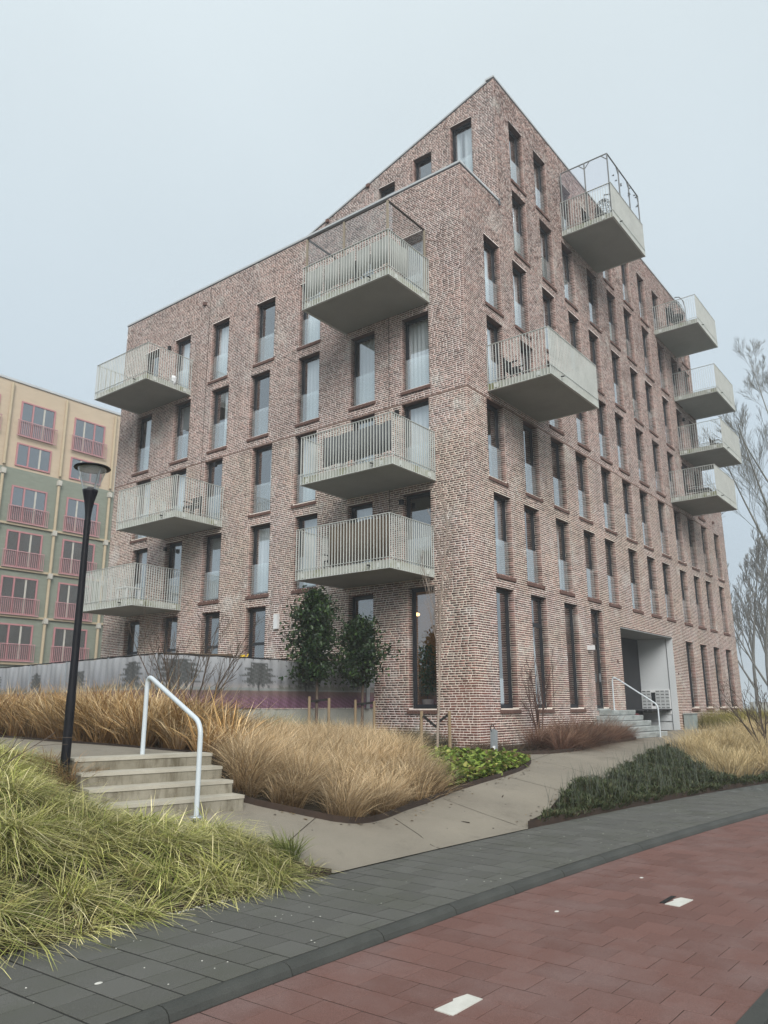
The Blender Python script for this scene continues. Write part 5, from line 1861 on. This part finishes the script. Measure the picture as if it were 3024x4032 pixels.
# thin birch with stakes before the corner
bx0, by0 = -3.13, -.78
bz0 = h1(bx0, by0)
bare_tree('young_birch', (bx0, by0, bz0-.05), 5.7, .036, 31, 'bark_birch', 'thin bare young birch tied to two stakes before the brick corner', depth=2, spread=.55, up=.45, kids=15, shrink=.30, minr=.0045, start=.30, d=(.03, -.02, 1), wob=.05)
rv = _r[:2]
def stake(x, y, h_, label, tilt=0.0):
    z = h1(x, y)
    o = MB().tube([(x, y, z-.1), (x+tilt, y, z+h_)], [.042, .038], 9).build('stake', 'stake', None)
    tag(o, label, 'stake')
def strap(p, q, label):
    o = MB().bar(p, q, .02, .06).build('tree_strap', 'rubber')
    tag(o, label, 'strap')
stake(bx0-rv[0]*.34, bx0*0+by0-rv[1]*.34+.05, .98, 'wooden stake left of the thin birch', .05)
stake(bx0+rv[0]*.30, by0+rv[1]*.30, 1.0, 'wooden stake right of the thin birch')
strap((bx0-rv[0]*.32, by0-rv[1]*.32, bz0+.88), (bx0, by0, bz0+.62), 'black rubber strap from left stake to the thin birch')
strap((bx0+rv[0]*.30, by0+rv[1]*.30, bz0+.92), (bx0+.02, by0, bz0+.72), 'black rubber strap from right stake to the thin birch')
rp = MB().lathe([(.30, -.02), (.31, .13), (.30, .13), (.29, -.02)], (bx0+.25, by0-.35, bz0), 20).build('root_ring', 'rubber')
tag(rp, 'black rubber ring round the foot of the thin birch', 'ring')
# two evergreens before the printed screen
def evergreen(loc, height, crown0, rx, ry, seed, label, nleaf, lean=0.0):
    t_ = empty('evergreen_tree', loc)
    tag(t_, label, 'tree', 'evergreens with stakes')
    b = Bare(seed)
    r_ = b.r
    b.trunk.tube([(loc[0], loc[1], loc[2]-.1), (loc[0]+.03, loc[1], loc[2]+height*.5), (loc[0]+lean, loc[1], loc[2]+height*.92)], [.045, .035, .012], 8)
    P, c0 = [], []
    for k in range(46):
        f = crown0+(.97-crown0)*(k+.5)/46
        a = k*2.4+r_.uniform(-.4, .4)
        q_ = (f-crown0)/(1-crown0)
        prof_ = min(1, .55+q_/.30)*max(.03, 1-q_)**.62
        ln = rx*prof_*r_.uniform(.45, 1.25)
        st = Vector((loc[0]+lean*f, loc[1], loc[2]+height*f*.92))
        en = st+Vector((math.cos(a)*ln, math.sin(a)*ln*ry/rx, ln*r_.uniform(.15, .75)))
        mid = st.lerp(en, .5)+Vector((0, 0, -.04*ln))
        b.limb.tube([st, mid, en], [.013, .009, .004], 4, cap=False)
        for q in range(int(nleaf/46)):
            t0_ = r_.random()**.6
            base = st.lerp(en, t0_)
            s = .05+.20*t0_
            P.append((base.x+r_.gauss(0, s*.6), base.y+r_.gauss(0, s*.6), base.z+r_.gauss(0, s*.55)))
    b.trunk.build('trunk', 'bark_twig', t_, True)
    b.limb.build('branches', 'bark_twig', t_)
    P = np.array(P)
    n = len(P)
    pal = np.array([(.020, .042, .016), (.030, .058, .020), (.045, .085, .022), (.016, .030, .014), (.07, .11, .03)])
    col = pal[rng.choice(5, n, p=[.32, .30, .18, .15, .05])]*rng.uniform(.75, 1.25, n)[:, None]
    leaves('crown', P, rng.uniform(.05, .085, n), col, 'leaf_green', .8, 1.7, t_)
e1, e2 = (-3.2, 3.0), (-1.66, 2.7)
evergreen((*e1, h1(*e1)), 4.25, .40, 1.08, 1.0, 41, 'larger dark evergreen with dense glossy leaves before the printed screen', 6200, -.15)
evergreen((*e2, h1(*e2)), 3.62, .46, .92, .9, 42, 'smaller dark evergreen right of the larger one beside the brick wall', 4300, -.15)
for (x, y), nm in ((e1, 'larger'), (e2, 'smaller')):
    for sg, sd_ in ((-1, 'left'), (1, 'right')):
        stake(x+sg*rv[0]*.26, y+sg*rv[1]*.26-.1, 1.12, 'wooden stake on the %s side of the %s evergreen' % (sd_, nm))
    z = h1(x, y)
    strap((x-rv[0]*.3, y-rv[1]*.3-.1, z+1.0), (x+rv[0]*.3, y+rv[1]*.3-.1, z+1.06), 'black rubber strap between the stakes of the %s evergreen' % nm)
# bare shrubs
bare_tree('bare_shrub', gz(-8.2, 2.2), 2.7, .022, 51, 'bark_twig', 'spreading bare shrub before the printed screen', 'shrub', depth=2, spread=.5, up=.12, kids=6, shrink=.42, stems=9, minr=.0045, stem_spread=.65)
bare_tree('bare_shrub', gz(2.2, -.75), 2.35, .022, 52, 'bark_red', 'reddish bare shrub against the brick wall right of the corner', 'shrub', depth=2, spread=.5, up=.2, kids=5, shrink=.40, stems=7, minr=.0045, stem_spread=.35)
bare_tree('bare_shrub', gz(-11.0, 10.5), 2.6, .02, 53, 'bark_twig', 'bare shrub at the left edge before the green building', 'shrub', depth=2, spread=.6, up=.05, kids=7, shrink=.5, stems=9, minr=.005, stem_spread=.8)
bare_tree('bare_shrub', gz(6.9, -5.7), 1.9, .030, 54, 'bark_twig', 'dark bare shrub standing in the pale grass at the right edge', 'shrub', depth=2, spread=.6, up=.1, kids=5, shrink=.5, stems=7, minr=.006, stem_spread=.6)
bare_tree('bare_shrub', gz(-14.6, -2.6), 1.0, .008, 55, 'bark_twig', 'few thin bare twigs in the grass left of the lamp post', 'shrub', depth=1, spread=.6, up=-.1, kids=4, shrink=.5, stems=4, minr=.003, stem_spread=1.2)
bare_tree('bare_shrub', gz(33, -3.0), 3.2, .05, 56, 'bark_far', 'bushy bare hedge plant past the right end of the building', 'shrub', depth=3, spread=.7, up=.1, kids=6, shrink=.5, stems=8, minr=.010, stem_spread=.8)

# ------------------------------------------------------------------ small street furniture
gp_ = empty('grey_post', (-1.95, -1.62, h1(-1.95, -1.62)))
tag(gp_, 'short grey metal post with wire loop and white tag in the leafy bed', 'post')
px, py, pz = gp_.location
MB().add([(px-.075, py-.06, pz-.05), (px+.055, py-.06, pz-.05), (px+.055, py+.06, pz-.05), (px-.075, py+.06, pz-.05), (px-.05, py-.06, pz+.60), (px+.09, py-.06, pz+.56), (px+.09, py+.06, pz+.56), (px-.05, py+.06, pz+.60)],
         [(0, 1, 5, 4), (1, 2, 6, 5), (2, 3, 7, 6), (3, 0, 4, 7), (4, 5, 6, 7)]).build('body', 'galv', gp_)
MB().tube([(px+.09*math.cos(a)-.05, py, pz+.62+.08*math.sin(a)) for a in np.linspace(-.6, 4.2, 14)], .012, 6).build('wire_loop', 'hose', gp_)
MB().box(px-.19, px-.085, py-.08, py-.07, pz+.10, pz+.22).build('tag_plate', 'plastic_white', gp_)
cb = empty('utility_cabinet', (18.0, -.25, h1(18, -.25)))
tag(cb, 'grey green utility cabinet against the brick wall right of the entrance', 'cabinet')
cz = cb.location.z
MB().box(17.55, 18.25, -.45, -.06, cz-.05, 1.32).build('body', 'cabinet', cb)
MB().box(17.52, 18.28, -.48, -.05, 1.321, 1.36).build('lid', 'cabinet', cb)
MB().box(17.60, 18.20, -.463, -.452, cz+.06, 1.27).build('door', 'cabinet', cb)
br_ = empty('bicycle_stand', (23.0, -1.9, h1(23, -1.9)))
tag(br_, 'grey hooked bicycle stand in front of the far ground floor windows', 'bicycle stand')
bz = br_.location.z
MB().tube([(23.0, -1.9, bz), (23.0, -1.9, bz+.9)], .05, 8).build('post', 'galv', br_)
MB().tube([(23.0+.0, -1.9, bz+.85)]+[(22.75+.28*math.cos(a), -1.9, bz+.95+.30*math.sin(a)) for a in np.linspace(-.2, 3.6, 14)], .03, 7).build('hook', 'galv', br_)
# low wall and hedge past the right end
lw_ = MB().box(30.5, 60, -7.2, -6.9, .3, 1.9).build('boundary_wall', 'wall_concrete')
lw_.location = (4, 8, 0)
tag(lw_, 'low grey wall past the right end of the building', 'wall')

# plant in the corner window
pt = empty('potted_plant', (.62, 2.05, 1.6))
tag(pt, 'leafy green pot plant standing in the lit corner window', 'plant')
MB().lathe([(.01, 0), (.15, 0), (.18, .30), (.165, .30), (.15, .27), (.01, .27)], (.62, 2.05, 1.60), 18).build('pot', 'terracotta', pt, True)
MB().tube([(.62, 2.05, 1.85), (.60, 2.06, 2.6), (.63, 2.03, 3.2)], [.018, .014, .006], 6).build('stem', 'bark_twig', pt)
n = 700
zz_ = rng.uniform(2.0, 3.45, n)
rr = .24*np.sqrt(rng.random(n))
aa = rng.uniform(0, 6.28, n)
leaves('foliage', np.stack([.62+rr*np.cos(aa), 2.05+rr*np.sin(aa), zz_], 1), rng.uniform(.04, .06, n), np.tile([(.03, .075, .02)], (n, 1))*rng.uniform(.6, 1.5, n)[:, None], 'leaf_green', .7, 2.4, pt)
# light coloured radiator screen in first ground floor window on the right
o = MB().box(1.45, 2.25, -.42, -.40, 1.78, 2.5, FR.tf).build('window_film', 'bag_white', BLD)

# ------------------------------------------------------------------ litter on the ground
def specks(name, pts, size, mat, label, cat):
    b = MB()
    for x, y, z in pts:
        s = size*random.uniform(.5, 1.3)
        a = random.uniform(0, 3)
        b.lathe([(.001, s*.35), (s*.55, s*.25), (s*.7, 0)], (x, y, z), 6)
    tag(b.build(name, mat), label, cat, kind='stuff')
P = []
for _ in range(150):
    x = random.uniform(-16.5, 2)
    v = random.uniform(0.05, 1.6)
    P.append((x, float(kerb_y(x))+v, .001))
specks('grit', P, .008, 'shell_white', 'small white grit scattered over the grey paving', 'grit')
P = []
for _ in range(120):
    x = random.uniform(-14.3, -12.6)
    P.append((x, float(back_y(x))-random.uniform(.0, .07), .001))
specks('gravel_edge', P, .013, 'shell_white', 'white gravel gathered along the grass edge of the sidewalk', 'gravel')
for i, (x, y, lab) in enumerate(((-15.6, -6.6, 'white fleck on the grey paving in the left foreground'), (-14.55, -8.95, 'flat white gum spot beside the nearer white block'), (-12.0, -8.0, 'white fleck on the red lane near the kerb'), (-10.2, -8.1, 'white fleck on the red lane between the two white blocks'))):
    zz0 = .001 if y > -7.2 else -.0625
    b = MB().lathe([(.001, .004), (.024, .003), (.032, 0)], (0, 0, 0), 9)
    o = b.build('gum_spot', 'shell_white')
    o.location = (x, y, zz0)
    o.scale = (.9, .6, 1)
    tag(o, lab, 'litter', 'white flecks')
for i, (x, y, rz, ln, lab) in enumerate(((-6.9, -4.6, .4, .35, 'thin dark twig lying on the concrete path'), (-8.9, -5.2, 1.9, .18, 'short dark stick on the path near the sidewalk'), (-13.3, -5.5, .1, .6, 'dark twig at the grass edge of the sidewalk'))):
    z = max(h1(x, y), 0)+.022
    o = MB().tube([(x, y, z), (x+ln*.5*math.cos(rz), y+ln*.5*math.sin(rz), z+.01), (x+ln*math.cos(rz+.2), y+ln*math.sin(rz+.2), z)], [.008, .007, .004], 5).build('twig', 'twig_debris')
    tag(o, lab, 'twig')
P = []
for x, y in scatter(path_poly, 70):
    P.append((x, y, h1(x, y)+.013))
specks('leaf_crumbs', P, .016, 'twig_debris', 'dark crumbs and leaf bits on the concrete path', 'litter')

LT_ = []
for line, off in ((bed_front, -.12), (red_front, -.12), (right_edge[:60], .12)):
    q = np.array(densify(line, .05, False))
    k = rng.integers(0, len(q)-1, 90)
    t_ = q[k+1]-q[k]
    t_ = t_/np.maximum(np.linalg.norm(t_, axis=1), 1e-6)[:, None]
    nrm = np.stack([-t_[:, 1], t_[:, 0]], 1)
    LT_.append(q[k]+nrm*np.sign(off)*np.abs(rng.normal(0, .14, 90))[:, None]+rng.normal(0, .03, (90, 2)))
LT_ = np.concatenate(LT_)
n = len(LT_)
pal = np.array([(.10, .06, .03), (.20, .13, .06), (.06, .04, .025), (.28, .20, .10)])
lo_ = leaves('leaf_litter', np.column_stack([LT_, H(LT_[:, 0], LT_[:, 1])+.018]), rng.uniform(.02, .045, n), pal[rng.integers(0, 4, n)], 'groundcover_leaf', .12, 1.4)
tag(lo_, 'small brown dead leaves along the edges of the concrete path', 'leaves', kind='stuff')

# ------------------------------------------------------------------ thin winter haze
hz_ = MB().box(-940, 940, -940, 940, -2.3, 31.0).build('haze', 'soil')
m, t, o = newmat('haze_air')
pv = nd(t, 'ShaderNodeVolumePrincipled')
pv.inputs['Color'].default_value = (.92, .96, 1.0, 1)
pv.inputs['Density'].default_value = .0016
pv.inputs['Anisotropy'].default_value = 0.2
L(t, pv.outputs[0], o.inputs['Volume'])
hz_.data.materials.clear()
hz_.data.materials.append(m)
hz_['kind'] = 'stuff'
hz_['label'] = 'thin pale winter haze in the air'
hz_['category'] = 'haze'
